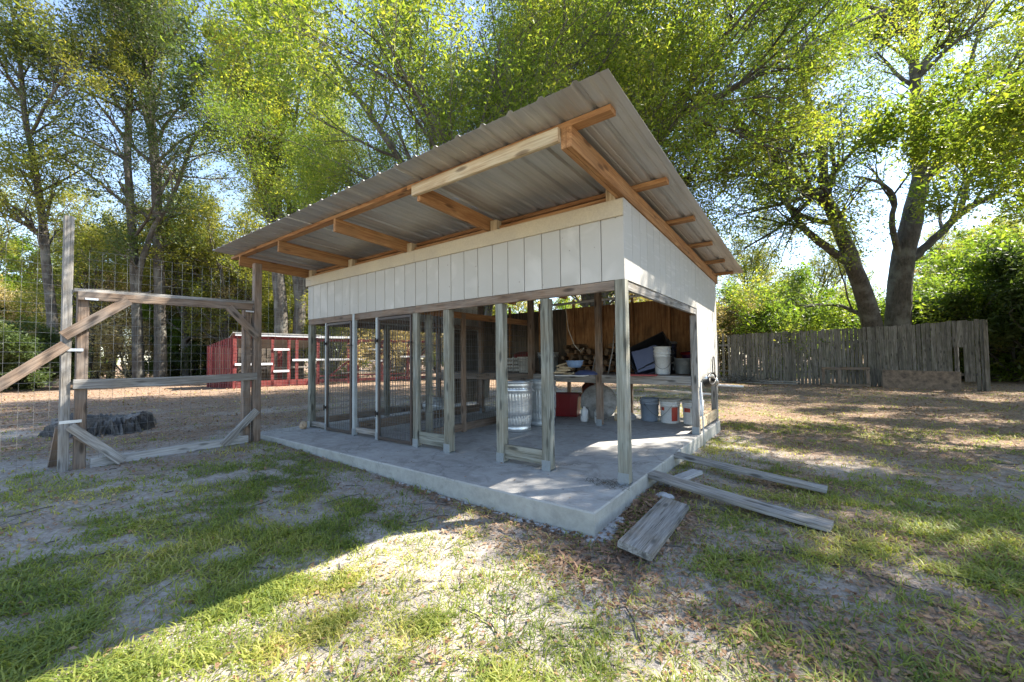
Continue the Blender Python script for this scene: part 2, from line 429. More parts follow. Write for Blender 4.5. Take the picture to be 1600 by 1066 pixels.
L_YEL = leaf_mat("yellowing_leaves", [(.06, .09, .02), (.12, .15, .03), (.22, .22, .045), (.36, .30, .08)], .5, 1.3)
L_LIGHT = leaf_mat("light_green_leaves", [(.09, .14, .025), (.17, .22, .035), (.27, .28, .045), (.38, .34, .06)], .55, 1.4)
L_TAN = leaf_mat("dry_tan_leaves", [(.16, .12, .06), (.34, .27, .14), (.46, .38, .21), (.5, .46, .18)], .4, 1.0)
L_BUSH = leaf_mat("bright_bush_leaves", [(.05, .10, .018), (.10, .17, .028), (.16, .22, .035), (.28, .30, .05)], .5, 1.35)
L_MOSS = leaf_mat("hanging_moss", [(.12, .13, .10), (.2, .21, .16), (.28, .28, .22)], .3, .8)

def bark_mat(name, a, bb, lich=(.30, .31, .27)):
    m, t, b, out = newmat(name)
    v = coords(t, (7, 7, 1.6)); n = noise(t, v, 2.2, 6, 0.7, 0.8); v1 = coords(t, (1, 1, 1)); n1 = noise(t, v1, 1.8, 4, 0.6)
    c = ramp(t, n.outputs[0], [(0.3, a), (0.62, bb)]).outputs[0]
    c = mix(t, ramp(t, n1.outputs[0], [(0.48, g(0)), (0.66, g(0.6))]).outputs[0], c, lich)
    t.links.new(c, b.inputs['Base Color']); b.inputs['Roughness'].default_value = 0.9
    bump(t, b, n.outputs[0], 0.9, 0.03); return m
B_OAK = bark_mat("oak_bark", (.028, .024, .019), (.095, .082, .066), (.19, .19, .165))
B_GREY = bark_mat("grey_bark", (.028, .024, .019), (.105, .09, .072), (.20, .195, .165))
B_CHAR = bark_mat("charred_wood", (.004, .004, .004), (.12, .115, .11), (.30, .29, .28))

def ground_mat():
    m, t, b, out = newmat("sandy_soil")
    v = coords(t, (1, 1, 1), rand=False)
    at_ = nd(t, "ShaderNodeAttribute", attribute_name="litter"); at2 = nd(t, "ShaderNodeAttribute", attribute_name="grassy")
    n0 = noise(t, v, .55, 5, .6, .3); n1 = noise(t, v, 4.5, 6, .7); n2 = noise(t, v, 38, 5, .75); n3 = noise(t, v, 160, 3, .7)
    c = mix(t, ramp(t, n1.outputs[0], [(.3, g(0)), (.7, g(1))]).outputs[0], (.33, .29, .25), (.50, .45, .40))
    c = mix(t, ramp(t, n0.outputs[0], [(.45, g(0)), (.7, g(.45))]).outputs[0], c, (.58, .54, .50))
    c = mix(t, ramp(t, n2.outputs[0], [(.36, g(.65)), (.55, g(0))]).outputs[0], c, (.20, .165, .13))
    n4 = noise(t, v, 12, 4, .7, .5)
    c = mix(t, ramp(t, n4.outputs[0], [(.50, g(0)), (.64, g(.6))]).outputs[0], c, (.24, .19, .145))
    # leaf-litter stained soil
    lit = mix(t, ramp(t, n2.outputs[0], [(.40, g(0)), (.60, g(1))]).outputs[0], (.085, .052, .034), (.33, .225, .15))
    ad = nd(t, "ShaderNodeMath", operation='MULTIPLY_ADD'); t.links.new(n1.outputs[0], ad.inputs[0]); ad.inputs[1].default_value = .9; t.links.new(at_.outputs['Fac'], ad.inputs[2])
    c = mix(t, ramp(t, ad.outputs[0], [(.68, g(0)), (1.0, g(.85))]).outputs[0], c, lit)
    ad2 = nd(t, "ShaderNodeMath", operation='MULTIPLY_ADD'); t.links.new(n1.outputs[0], ad2.inputs[0]); ad2.inputs[1].default_value = .9; t.links.new(at2.outputs['Fac'], ad2.inputs[2])
    gr = mix(t, n2.outputs[0], (.10, .11, .045), (.27, .22, .12))
    c = mix(t, ramp(t, ad2.outputs[0], [(.75, g(0)), (1.15, g(.6))]).outputs[0], c, gr)
    vl = nd(t, "ShaderNodeTexVoronoi"); vl.inputs['Scale'].default_value = 17; vl.inputs['Randomness'].default_value = 1.0; t.links.new(v, vl.inputs['Vector'])
    lc = ramp(t, vl.outputs['Color'], [(0, (.07, .04, .025)), (.35, (.20, .12, .07)), (.7, (.36, .24, .15)), (1, (.50, .38, .27))])
    lm = nd(t, "ShaderNodeMath", operation='MULTIPLY'); t.links.new(ramp(t, vl.outputs['Distance'], [(.30, g(.75)), (.45, g(0))]).outputs[0], lm.inputs[0]); t.links.new(ramp(t, at_.outputs['Fac'], [(.25, g(0)), (.7, g(1))]).outputs[0], lm.inputs[1])
    c = mix(t, lm.outputs[0], c, lc.outputs[0])
    t.links.new(c, b.inputs['Base Color']); b.inputs['Roughness'].default_value = .95
    b.inputs['Specular IOR Level'].default_value = .15
    a3 = nd(t, "ShaderNodeMath", operation='MULTIPLY_ADD'); t.links.new(n3.outputs[0], a3.inputs[0]); a3.inputs[1].default_value = .25; t.links.new(n2.outputs[0], a3.inputs[2])
    bump(t, b, a3.outputs[0], .8, .03)
    return m
M_GROUND = ground_mat()
G_BLADE = leaf_mat("grass_blades", [(.08, .12, .028), (.15, .20, .042), (.30, .32, .075), (.58, .48, .22)], .45, 1.3, 1.2)
G_DRY = leaf_mat("dead_leaf_litter", [(.09, .05, .03), (.22, .12, .07), (.34, .22, .13), (.46, .36, .25)], .2, .8, 1.5, .8)
G_CHIP = leaf_mat("bark_chips", [(.07, .04, .026), (.15, .085, .05), (.25, .15, .095), (.38, .28, .19)], .02, .5, 1.5, .8)

# ------------------------------------------------------------------ numpy value noise
_tab = rng.random((64, 64))
def vnoise(x, y, s=1.0, off=0.0):
    x = np.asarray(x, float)/s + off; y = np.asarray(y, float)/s + off*1.7
    xi = np.floor(x).astype(int); yi = np.floor(y).astype(int); fx = x-xi; fy = y-yi
    fx = fx*fx*(3-2*fx); fy = fy*fy*(3-2*fy)
    T = lambda a, b: _tab[a % 64, b % 64]
    return (T(xi, yi)*(1-fx)+T(xi+1, yi)*fx)*(1-fy) + (T(xi, yi+1)*(1-fx)+T(xi+1, yi+1)*fx)*fy
def fbm(x, y, s=1.0, o=4, off=0.0):
    r = 0; a = 1; tot = 0
    for i in range(o):
        r = r + a*vnoise(x, y, s/2**i, off+i*7.3); tot += a; a *= .55
    return r/tot
def sstep(a, b, x):
    t = np.clip((np.asarray(x, float)-a)/(b-a), 0, 1); return t*t*(3-2*t)

def gz(x, y):
    """terrain height"""
    x = np.asarray(x, float); y = np.asarray(y, float)
    z = -0.172 + 0.10*sstep(0.0, -5.0, x)
    z = z + 0.05*(fbm(x, y, 2.2, 3, 3)-0.5)*sstep(0.0, 1.5, np.hypot(x-0, y+.4)) + 0.02*(fbm(x, y, .35, 2, 9)-.5)
    z = z + 0.035*sstep(.5, 0, np.abs(x-.18))*sstep(-.3, .2, y)*sstep(2.6, 1.2, y)
    inside = (x > -5.3) & (x < -.03) & (y > -.6) & (y < 4.0)
    return np.where(inside, np.minimum(z, -.2), z)

def f_litter(x, y):
    l = 0.12 + 0.75*(fbm(x, y, 1.1, 4, 21)-.38) + .30*sstep(-5, -8, x)
    l = l + 0.52*sstep(3.0, 6.5, y)*sstep(-2, 0, x)                     # under the oak, right of the shed
    l = l + 0.55*sstep(8, 14, y) + .25*sstep(-9, -14, x)
    l = l + 0.5*np.exp(-(((x-.22)/.32)**2 + ((y-.1)/.75)**2))           # chips heaped beside the slab
    l = l + 0.15*np.exp(-(((x+.1)/.5)**2 + ((y+1.0)/.22)**2))
    l = l + 0.35*sstep(.16, 0, np.abs(y+.72))*sstep(.1, -.5, x)*sstep(-5, -4.4, x)
    l = l + 0.25*sstep(.3, 1.2, x)
    l = l - 0.4*np.exp(-(((x-2.2)/1.3)**2 + ((y-6.2)/.5)**2)) - .45*sstep(-1.05, -1.6, y)*sstep(-3.2, -1.6, x)
    return np.clip(l, 0, 1)

def f_grass(x, y):
    n = fbm(x, y, 1.1, 3, 41)*.42 + fbm(x, y, .22, 3, 57)*.58
    d = .07+.93*sstep(.45, .62, n)
    zone = 1.0*np.ones_like(n)
    zone = zone*(1 - .92*sstep(.42, 0.0, np.abs(y+.95))*sstep(.9, -.2, x)*sstep(-3.8, -2.2, x))   # bare strip along the slab
    zone = zone*(1 - .9*np.exp(-(((x+4.6)/.9)**2 + ((y+2.2)/.75)**2)))                          # sandy path by the gate
    zone = zone*(1 - .85*np.exp(-(((x-.3)/.45)**2 + ((y-.3)/1.1)**2)))
    zone = zone*(1 - .6*np.exp(-(((x-.15)/.5)**2 + ((y+1.05)/.25)**2)))
    left = sstep(-5.0, -5.6, x)
    zone = zone*(1-.78*left)
    zone = zone*(1 - .62*sstep(4.8, 8.5, y)*sstep(-3, 0, x))
    zone = zone*(1 - .5*sstep(-3.5, -5.0, x))*(1-.12*sstep(-1.2, -2.2, x))
    zone = zone*(1+.6*sstep(-1.3, -1.9, y)) + .10*sstep(-1.3, -1.9, y)*d
    return np.clip(d*zone, 0, 1)

# ------------------------------------------------------------------ ground sheet
def axis(segs):
    out = [segs[0][0]]
    for a, b, s in segs:
        n = max(1, int(round((b-a)/s))); out += list(np.linspace(a, b, n+1)[1:])
    return np.array(out)
gx = axis([(-320, -60, 20), (-60, -20, 1.6), (-20, -8, .3), (-8, -5.2, .08), (-5.2, 4, .06), (4, 9, .15), (9, 40, 1.2), (40, 320, 20)])
gy = axis([(-60, -4, 4), (-4, 2.5, .06), (2.5, 8, .12), (8, 24, .35), (24, 60, 2), (60, 520, 20)])
X, Y = np.meshgrid(gx, gy, indexing='ij')
Z = gz(X, Y)
nx, ny = X.shape
idx = np.arange(nx*ny).reshape(nx, ny)
F = np.stack([idx[:-1, :-1], idx[1:, :-1], idx[1:, 1:], idx[:-1, 1:]], -1).reshape(-1, 4)
gm = mesh_np("ground", np.stack([X, Y, Z], -1).reshape(-1, 3), F, smooth=True)
for nm, fn in (("litter", f_litter), ("grassy", f_grass)):
    a_ = gm.attributes.new(nm, 'FLOAT', 'POINT'); a_.data.foreach_set("value", np.asarray(fn(X, Y), dtype=np.float32).ravel())
gm.materials.append(M_GROUND)
tag(link("ground", gm), "sandy ground with patchy grass and dead leaves around the kennel", None, kind="structure")

# ------------------------------------------------------------------ concrete slab
def slab():
    bm = bmesh.new()
    x0, x1, y0, y1 = -5.42, 0.0, -0.66, 4.12
    xs = np.linspace(x0, x1, 60); zt = 0.0
    ys = np.linspace(y0, y1, 44)
    vt = {}
    for i, x in enumerate(xs):
        for j, y in enumerate(ys):
            e = 0
            if j == 0: e = .006*(vnoise(x, 0, .3, 2)-.5)*2
            vt[i, j] = bm.verts.new((x, y+e, zt + .003*(vnoise(x, y, .6, 5)-.5)))
    for i in range(len(xs)-1):
        for j in range(len(ys)-1): bm.faces.new((vt[i, j], vt[i+1, j], vt[i+1, j+1], vt[i, j+1]))
    edge = [e for e in bm.edges if e.is_boundary]
    r = bmesh.ops.extrude_edge_only(bm, edges=edge)
    for v in [q for q in r['geom'] if isinstance(q, bmesh.types.BMVert)]:
        v.co.z = -.012; v.co.x += .008*(1 if v.co.x > -2.7 else -1)*(1 if (v.co.x > -.02 or v.co.x < -5.4) else 0); v.co.y += -.008 if v.co.y < -.6 else 0
    e2 = [e for e in bm.edges if e.is_boundary]
    r = bmesh.ops.extrude_edge_only(bm, edges=e2)
    for v in [q for q in r['geom'] if isinstance(q, bmesh.types.BMVert)]:
        v.co.z = -.19; v.co.y += .012*(vnoise(v.co.x, v.co.z, .25, 8)-.5) if v.co.y < -.6 else 0
    e3 = [e for e in bm.edges if e.is_boundary]
    r = bmesh.ops.extrude_edge_only(bm, edges=e3)
    for v in [q for q in r['geom'] if isinstance(q, bmesh.types.BMVert)]: v.co.z = -.40
    bm.normal_update()
    me = bpy.data.meshes.new("concrete_slab"); bm.to_mesh(me); bm.free()
    me.materials.append(M_CONC)
    return tag(link("concrete_slab", me), "worn grey concrete slab under the dog kennel shed", None, kind="structure")
slab()

# rough concrete that ran out under the form, along the front and round the corner
def blob(parent, name, cx, cy, cz, rx, ry, rz, mat, amp=.3, seed=0, seg=14, smooth=False):
    vs_, fs = [], []; rr = random.Random(seed); ph = [rr.random()*9 for _ in range(4)]
    for i in range(seg//2+1):
        th = math.pi*i/(seg//2)
        for k in range(seg):
            a = 2*math.pi*k/seg
            q = 1 + amp*(rr.random()-.5)
            vs_.append(Vector((cx+rx*q*math.sin(th)*math.cos(a), cy+ry*q*math.sin(th)*math.sin(a), cz+rz*q*math.cos(th))))
    for i in range(seg//2):
        for k in range(seg):
            k2 = (k+1) % seg
            fs.append((i*seg+k, (i+1)*seg+k, (i+1)*seg+k2, i*seg+k2))
    if parent is not None:
        mi = MW(parent).inverted(); vs_ = [mi @ v for v in vs_]
    return link(name, mesh_py(name, vs_, fs, smooth), parent, mat)
gb = GB(); rr = random.Random(3)
def chunk(x, y, z, s):
    v = []; f = []
    n = 6
    for i in range(n):
        a = 2*math.pi*i/n; q = s*(.7+.6*rr.random()); v.append((x+q*math.cos(a), y+q*.7*math.sin(a), z-.02))
    for i in range(n):
        a = 2*math.pi*i/n; q = s*(.4+.4*rr.random()); v.append((x+q*math.cos(a), y+q*.7*math.sin(a), z+s*(.35+.35*rr.random())))
    for i in range(n): f.append((i, (i+1) % n, n+(i+1) % n, n+i))
    f.append(tuple(range(n, 2*n))); gb.add(v, f)
for i in range(70):
    x = -rr.random()**1.7*2.4+.02; chunk(x, -.675-.06*rr.random()*(1 if x > -1.6 else .3), float(gz(x, -.75))-.012, .018+.026*rr.random())
for i in range(70):
    y = -.68+.42*rr.random(); chunk(.02+.07*rr.random()*(1-(y+.68)/.6), y, -.182, .025+.03*rr.random())
o = gb.build("footing_rubble", None, M_STONE)
tag(o, "crumbled pale concrete spill along the foot of the slab corner", None, kind="stuff")

# ------------------------------------------------------------------ the kennel shed
shed = thing("kennel_shed", "open white dog kennel shed with corrugated metal roof on wooden posts", "shed", (0, 0, 0))
ZB, ZF, ZT = 1.697, 2.222, 2.367
SL = -0.0324
def rb(y): return 2.408 + SL*(y+.93)       # rafter underside
# posts
def post(x0, x1, y0, y1, z1, mat=W_POST, base=True, z0=.004):
    p = bx(shed, "post", x0, x1, y0, y1, z0+.012, z1, mat, 2, ch=.005)
    if base:
        q = GB(); h = .10
        q.box(x0-.0025, x1+.0025, y0-.0028, y0-.0004, .004, h)
        q.box(x0-.0025, x1+.0025, y1+.0004, y1+.0028, .004, h); q.box(x0-.004, x1+.004, y0-.004, y1+.004, .001, .006)
        q.build("post_base", p, M_ZINC)
    return p
post(-.089, 0, 0, .089, ZB-.001)
for x in (-2.13, -1.37, -.827): post(x, x+.089, 0.0, .089, 1.606)
post(-2.66, -2.571, 0.0, .06, ZB-.09, M_ZINC and W_POST); post(-2.66, -2.575, .2, .25, 1.606, base=False)
M_GP = paint("grey_green_metal_post", (.36, .40, .41), .5, (.25, .26, .24), .5, 5, metal=.2)
for x in (-3.94, -3.40): post(x, x+.05, -.004, .05, ZB-.004 if x < -3.9 else 1.606, M_GP)
post(-4.664, -4.622, .0, .05, 1.606, M_GP)
post(-5.17, -5.09, 0.0, .089, 1.606, W_POST)
pside = post(-.089, -.004, 2.625, 2.71, 1.606, W_GREY)
bx(shed, "post", -.089, -.004, 3.965, 4.06, -.30, 2.2, W_GREY, 2)
post(-1.46, -1.37, 2.57, 2.66, 2.28, W_BRN); post(-2.72, -2.63, 2.57, 2.66, 2.28, W_BRN)
for x in (-3.95, -5.15): post(x, x+.085, 2.68, 2.76, 2.2, W_BRN)
for y in (.98, 1.85): post(-2.80, -2.76, y, y+.08, 1.70, W_BRN, base=False)
for y in (1.4, 2.96): post(-5.17, -5.09, y, y+.089, 1.70, W_POST, base=False)
# headers over the openings
bx(shed, "header_beam", -5.165, -2.61, .006, .044, 1.610, ZB-.003, W_BRN, 0)
bx(shed, "header_beam", -2.608, -.092, .006, .044, 1.610, ZB-.003, W_BRN, 0)
bx(shed, "header_beam", -.043, -.006, .092, 2.62, 1.612, ZB-.003, W_GREY, 1)
# siding boards, each between two grooves
xs = -5.175; k = 0
edges = [0.0]
while edges[-1] > -5.17: edges.append(max(edges[-1]-.2, -5.175))
for a, b_ in zip(edges[:-1], edges[1:]):
    bx(shed, "siding_board", b_+.0035, a-.0035 if a < 0 else a, -.0005*(k % 3), .014, ZB, ZF+.01, M_SIDE, 2, ch=.002); k += 1
bx(shed, "siding_backing", -5.17, -.004, .0145, .02, ZB+.003, ZF, M_SIDE, 0, ch=.001)
tag(bx(shed, "fascia_board", -5.21, -2.60, -.022, -.003, ZF, ZT, M_CREAM, 0), "cream fascia board, left half")
bx(shed, "fascia_board", -2.597, .004, -.022, -.003, ZF, ZT, M_CREAM, 0)
bx(shed, "wall_plate", -5.17, -.06, .03, .12, ZT-.03, ZT+.012, W_RAFT, 0)
bx(shed, "wall_plate", -5.17, -.08, .05, .088, ZT+.014, ZT+.06, W_RAFT, 0)
# side wall: boards follow the rafter
def side_board(y0, y1, z0):
    zt0, zt1 = rb(y0)-.001, rb(y1)-.001
    v = [(-.014, y0, z0), (0.002, y0, z0), (0.002, y1, z0), (-.014, y1, z0), (-.014, y0, zt0), (0.002, y0, zt0), (0.002, y1, zt1), (-.014, y1, zt1)]
    c = .003
    v[1] = (.002-c*.3, y0, z0)
    f = [(3, 2, 1, 0), (4, 5, 6, 7), (0, 1, 5, 4), (1, 2, 6, 5), (2, 3, 7, 6), (3, 0, 4, 7)]
    link("siding_board", mesh_py("siding_board", v, f), shed, M_SIDE)
y = .002; 
while y < 4.06:
    y1 = min(y+.2, 4.075)
    if y < 2.63 < y1 and 2.63-y > .02:
        side_board(y+.003, 2.627, ZB); y = 2.633; y1 = min(y+.2, 4.075)
    z0 = ZB if y < 2.63 else .63
    side_board(y+.003, y1-.003, z0); y = y1
bx(shed, "siding_backing", -.022, -.0145, .1, 4.05, ZB+.004, 2.22, M_SIDE, 1, ch=.001)
bx(shed, "siding_backing", -.022, -.0145, 2.715, 3.96, .635, ZB, M_SIDE, 1, ch=.001)
# lower rail by the side post, sill
bx(shed, "bottom_rail", -.045, -.006, 2.715, 3.96, .055, .20, W_PALE, 1)
# back wall of grooved plywood with a gap at the top, left side wall
x = -5.17
while x < -.02:
    x1 = min(x+1.2, -.01)
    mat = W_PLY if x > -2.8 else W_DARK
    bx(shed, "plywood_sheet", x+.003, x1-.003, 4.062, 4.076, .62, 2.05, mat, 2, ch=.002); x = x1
for x in (-5.1, -4.2, -3.4, -2.6, -2.0, -1.4, -.75): bx(shed, "wall_stud", x, x+.04, 4.0, 4.06, .62, 2.2, W_PLY, 2)
bx(shed, "wall_stud", -5.1, -.1, 3.99, 4.058, .56, .619, W_BRN, 0)
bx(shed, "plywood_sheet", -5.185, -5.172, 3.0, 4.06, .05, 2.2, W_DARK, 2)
k = 0; y = .09
while y < 4.0:
    bx(shed, "siding_board", -5.186, -5.172, y+.003, min(y+.2, 4.06)-.003, 1.70, 2.30, M_SIDE, 2, ch=.002); y += .2
bx(shed, "header_beam", -5.165, -5.13, .09, 4.0, 1.61, 1.70, W_BRN, 1)
for x in (-5.1, -3.93, -2.70, -1.44): bx(shed, "post", x, x+.06, 3.93, 3.988, .0, .60, W_BRN, 2)
# shelf
bx(shed, "shelf_edge", -2.70, -.092, 2.60, 2.638, .655, .778, W_GREY, 0)
bx(shed, "shelf_edge", -5.08, -2.74, 2.64, 2.678, .655, .778, W_BRN, 0)
for i in range(9): bx(shed, "shelf_board", -5.05, -.10, 2.70+i*.143, 2.70+i*.143+.138, .742, .778, W_BRN if i else W_GREY, 0)
# bottom rails in the front panels
bx(shed, "bottom_rail", -2.568, -2.133, .02, .058, .05, .19, W_POST, 0)
bx(shed, "bottom_rail", -1.278, -.83, .02, .058, .05, .185, W_POST, 0)
bx(shed, "bottom_rail", -3.887, -3.403, .02, .058, .05, .12, W_GREY, 0)
bx(shed, "bottom_rail", -5.087, -4.668, .02, .058, .03, .10, W_GREY, 0)
# kennel dividers
bx(shed, "divider_rail", -2.81, -2.77, .26, 2.64, .03, .14, W_BRN, 1)
bx(shed, "divider_rail", -2.81, -2.772, .10, 2.66, 1.625, 1.715, W_RAFT, 1)
bx(shed, "divider_rail", -3.93, -3.89, .10, 2.64, .05, .18, W_BRN, 1)
bx(shed, "divider_rail", -3.93, -3.89, .10, 2.64, 1.60, 1.66, W_BRN, 1)
bx(shed, "divider_rail", -5.16, -5.12, .10, 2.95, .04, .14, W_BRN, 1)

def wire_grid(parent, name, origin, u, v, nu, nv, su, sv, r, mat, wob=0.0, seed=1):
    """wires: nu+1 along v spaced su, nv+1 along u spaced sv"""
    q = GB(); rr = random.Random(seed); U = Vector(u); V = Vector(v); O = Vector(origin); N = U.cross(V)
    Lu, Lv = nu*su, nv*sv
    for i in range(nu+1):
        a = O+U*(i*su); pts = [a+V*(Lv*k/3)+N*(wob*(rr.random()-.5)) for k in range(4)] if wob else [a, a+V*Lv]
        q.tube(pts, r, 3)
    for j in range(nv+1):
        a = O+V*(j*sv)+N*(r*1.6); pts = [a+U*(Lu*k/4)+N*(wob*(rr.random()-.5))+V*(wob*(rr.random()-.5)) for k in range(5)] if wob else [a, a+U*Lu]
        q.tube(pts, r, 3)
    o = q.build(name, parent, mat); o['kind'] = 'stuff'; return o
wire_grid(shed, "wire_mesh", (-2.79, .16, .13), (0, 1, 0), (0, 0, 1), 49, 15, .05, .1, .0028, M_KWIRE, 0, 1)
wire_grid(shed, "wire_mesh", (-3.91, .16, .13), (0, 1, 0), (0, 0, 1), 49, 15, .05, .1, .0024, M_WIRED, 0, 2)
wire_grid(shed, "wire_mesh", (-5.145, .1, .05), (0, 1, 0), (0, 0, 1), 56, 15, .05, .1, .0028, M_KWIRE, 0, 3)
wire_grid(shed, "wire_mesh", (-2.56, .062, .12), (1, 0, 0), (0, 0, 1), 8, 15, .05, .1, .0028, M_KWIRE, 0, 4)
wire_grid(shed, "wire_mesh", (-3.885, .062, .10), (1, 0, 0), (0, 0, 1), 9, 15, .05, .1, .0028, M_KWIRE, 0, 5)
wire_grid(shed, "wire_mesh", (-5.08, .062, .08), (1, 0, 0), (0, 0, 1), 8, 15, .05, .1, .0028, M_KWIRE, 0, 6)
# doors
def kdoor(x0, x1, hinge_left):
    d = bx(shed, "door", x0, x1, -.012, .012, 1.565, 1.60, M_DOOR, 0)
    f = .032
    bx(d, "door_stile", x0, x0+f*1.3, -.012, .012, .02, 1.564, M_DOOR, 2)
    bx(d, "door_stile", x1-f, x1, -.012, .012, .02, 1.564, M_DOOR, 2)
    bx(d, "door_rail", x0+f*1.35, x1-f-.002, -.011, .011, .02, .06, M_DOOR, 0)
    n = int((x1-x0-.08)/.05)
    wire_grid(d, "wire_mesh", (x0+.045, .004, .06), (1, 0, 0), (0, 0, 1), n, 15, .05, .1, .0026, M_KWIRE, 0, 7)
    hx = x0-.03 if hinge_left else x1
    for z in (.35, 1.30):
        q = GB(); q.box(hx-.01, hx+.045, -.03, -.0125, z-.018, z+.018); q.tube([(hx+.018, -.033, z-.04), (hx+.018, -.033, z+.04)], .009, 8)
        q.build("hinge", d, M_HINGE)
    q = GB(); lx = x1-.05 if hinge_left else x0; q.box(lx, lx+.07, -.034, -.0125, 1.25, 1.268); q.tube([(lx+.03, -.035, 1.26), (lx+.03, -.035, 1.20)], .006, 6)
    q.build("latch", d, M_HINGE)
kdoor(-4.612, -3.95, True); kdoor(-3.343, -2.668, True)

# roof frame
for (x0, x1) in ((-.058, -.020), (-.018, .020), (-1.469, -1.431), (-2.803, -2.765), (-4.09, -4.052), (-5.292, -5.254)):
    ye = 4.17 if x0 > -1 else 4.1
    yc = [-.93, ye]
    board(shed, "rafter", (( x0+x1)/2, -.93, rb(-.93)+.07), ((x0+x1)/2, ye, rb(ye)+.07), x1-x0, .14, W_RAFT)
for x in (-.15, -1.425, -2.76, -4.045, -5.16):
    bx(shed, "rafter_block", x, x+.085, .0, .085, ZT+.001 if False else ZT-.1, rb(0)+.10, W_PALE, 2)
bx(shed, "ledger_board", -1.50, -.060, -.968, -.931, 2.452, 2.545, W_PALE, 0)
PY = (-.93, .22, 1.25, 2.26, 3.24, 4.12)
for i, y in enumerate(PY):
    z = rb(y)+.1405
    if i == 0:
        bx(shed, "purlin", -5.573, -1.61, y, y+.088, z-.003, z+.035, W_RAFT, 0); bx(shed, "purlin", -1.607, .283, y, y+.088, z-.003, z+.035, W_RAFT, 0)
        continue
    bx(shed, "purlin", -5.5, .30-.01*i, y, y+.088, z-.0015, z+.0365, W_RAFT, 0)
# roof sheets: ribbed profile, each sheet an object of its own
def roof_sheet(xa, xb, lift):
    pitch = .2286; prof = []
    x = xa; n = int(round((xb-xa)/pitch)); pitch = (xb-xa)/n
    for i in range(n):
        b0 = xa+i*pitch
        prof += [(b0, 0), (b0+.0, .0), (b0+.016, .019), (b0+.038, .019), (b0+.054, 0), (b0+.106, 0), (b0+.112, .003), (b0+.120, .003), (b0+.126, 0), (b0+.160, 0), (b0+.166, .003), (b0+.174, .003), (b0+.180, 0)]
    prof += [(xb, 0)] if xb < .3 else [(xb, 0)]
    pr = [prof[0]]
    for p in prof[1:]:
        if p != pr[-1]: pr.append(p)
    ys = np.linspace(-1.20, 4.36, 9); vs_, fs = [], []
    rr = random.Random(int(xa*100))
    for s in (0, 1):
        for y in ys:
            zb = rb(y)+.1775+lift+.0015*rr.random()
            for (x, z) in pr: vs_.append((x, y, zb+z+.0012*s))
    m_ = len(pr); ny_ = len(ys)
    for s in (0, 1):
        o_ = s*m_*ny_
        for j in range(ny_-1):
            for i in range(m_-1):
                q = (o_+j*m_+i, o_+j*m_+i+1, o_+(j+1)*m_+i+1, o_+(j+1)*m_+i)
                fs.append(q if s else q[::-1])
    for i in range(m_-1):
        fs.append((i, i+1, m_*ny_+i+1, m_*ny_+i)); a = (ny_-1)*m_
        fs.append((a+i+1, a+i, m_*ny_+a+i, m_*ny_+a+i+1))
    for j in range(ny_-1):
        for i in (0, m_-1):
            fs.append((j*m_+i, (j+1)*m_+i, m_*ny_+(j+1)*m_+i, m_*ny_+j*m_+i))
    link("roof_sheet", mesh_py("roof_sheet", vs_, fs), shed, M_ROOF)
xr = .385; i = 0
while xr > -5.4:
    xl = max(xr-.9144, -5.46); roof_sheet(xl, xr-.001 if xr < .3 else xr, .0+.0016*(i % 2)); xr = xl; i += 1
q = GB()
for x in np.arange(-5.4, .35, .2286):
    for y in (-1.0,):
        pass
# pipe under the roof, cable
tube(shed, "ceiling_pipe", [(-2.75, 3.2, 2.02), (-.2, 3.25, 2.05)], .022, M_PVC, 8)

# ------------------------------------------------------------------ porch post, gate and wire fence on the left
GX = -5.06
fence = thing("wire_gate_fence", "tall wire fence with weathered wooden gate frame joined to the shed's left end", "fence", (GX, -2.5, -.07))
bx(fence, "post", -5.075, -4.985, -.84, -.745, -.3, 2.42, W_BRN, 2, ch=.006)
bx(fence, "post", GX-.045, GX+.045, -.955, -.865, -.3, 1.80, W_BRN, 2, ch=.006)
bx(fence, "post", GX-.045, GX+.045, -2.52, -2.43, -.3, 1.80, W_BRN, 2, ch=.006)
tag(bx(fence, "post", GX-.02, GX+.05, -2.63, -2.555, -.3, 2.60, W_GREY, 2, ch=.006), "tall thin grey pole rising above the gate")
board(fence, "rail", (GX+.064, -2.52, 1.765), (GX+.064, -.87, 1.80), .038, .09, W_BRN)
board(fence, "rail", (GX+.01, -2.545, 1.822), (GX+.01, -.845, 1.868), .11, .038, W_GREY)
board(fence, "rail", (GX+.066, -2.54, .83), (GX+.066, -.80, .845), .038, .10, W_GREY, warp=-.015)
board(fence, "sill_board", (GX+.06, -2.4, -.02), (GX+.06, -.9, -.01), .035, .10, W_SILL)
board(fence, "brace", (GX+.085, -2.13, 1.75), (GX+.085, -2.62, 1.33), .038, .10, W_BRN, up=(0, .65, -.76))
board(fence, "brace", (GX+.07, -2.60, 1.24), (GX+.12, -4.05, -.12), .038, .10, W_BRN, up=(0, -.68, .73))
board(fence, "brace", (GX+.085, -1.15, 1.77), (GX+.085, -.80, 1.38), .038, .09, W_BRN, up=(0, .7, .7))
board(fence, "brace", (GX+.10, -2.56, .40), (GX+.18, -2.17, -.03), .038, .09, W_GREY, up=(0, .7, .7))
board(fence, "brace", (GX+.10, -2.52, .30), (GX+.14, -2.19, -.02), .038, .05, W_BRN, up=(0, .7, .7))
board(fence, "brace", (GX+.09, -.80, .37), (GX+.09, -1.20, -.04), .038, .09, W_GREY, up=(0, -.7, .7))
board(fence, "brace", (GX-.06, -2.60, .38), (GX-.42, -2.62, -.1), .09, .038, W_BRN, up=(.8, 0, -.6))
for z in (1.19, .44):
    q = GB(); q.box(GX+.051, GX+.058, -2.63, -2.47, z-.015, z+.015); q.build("strap_hinge", fence, M_STRAP)
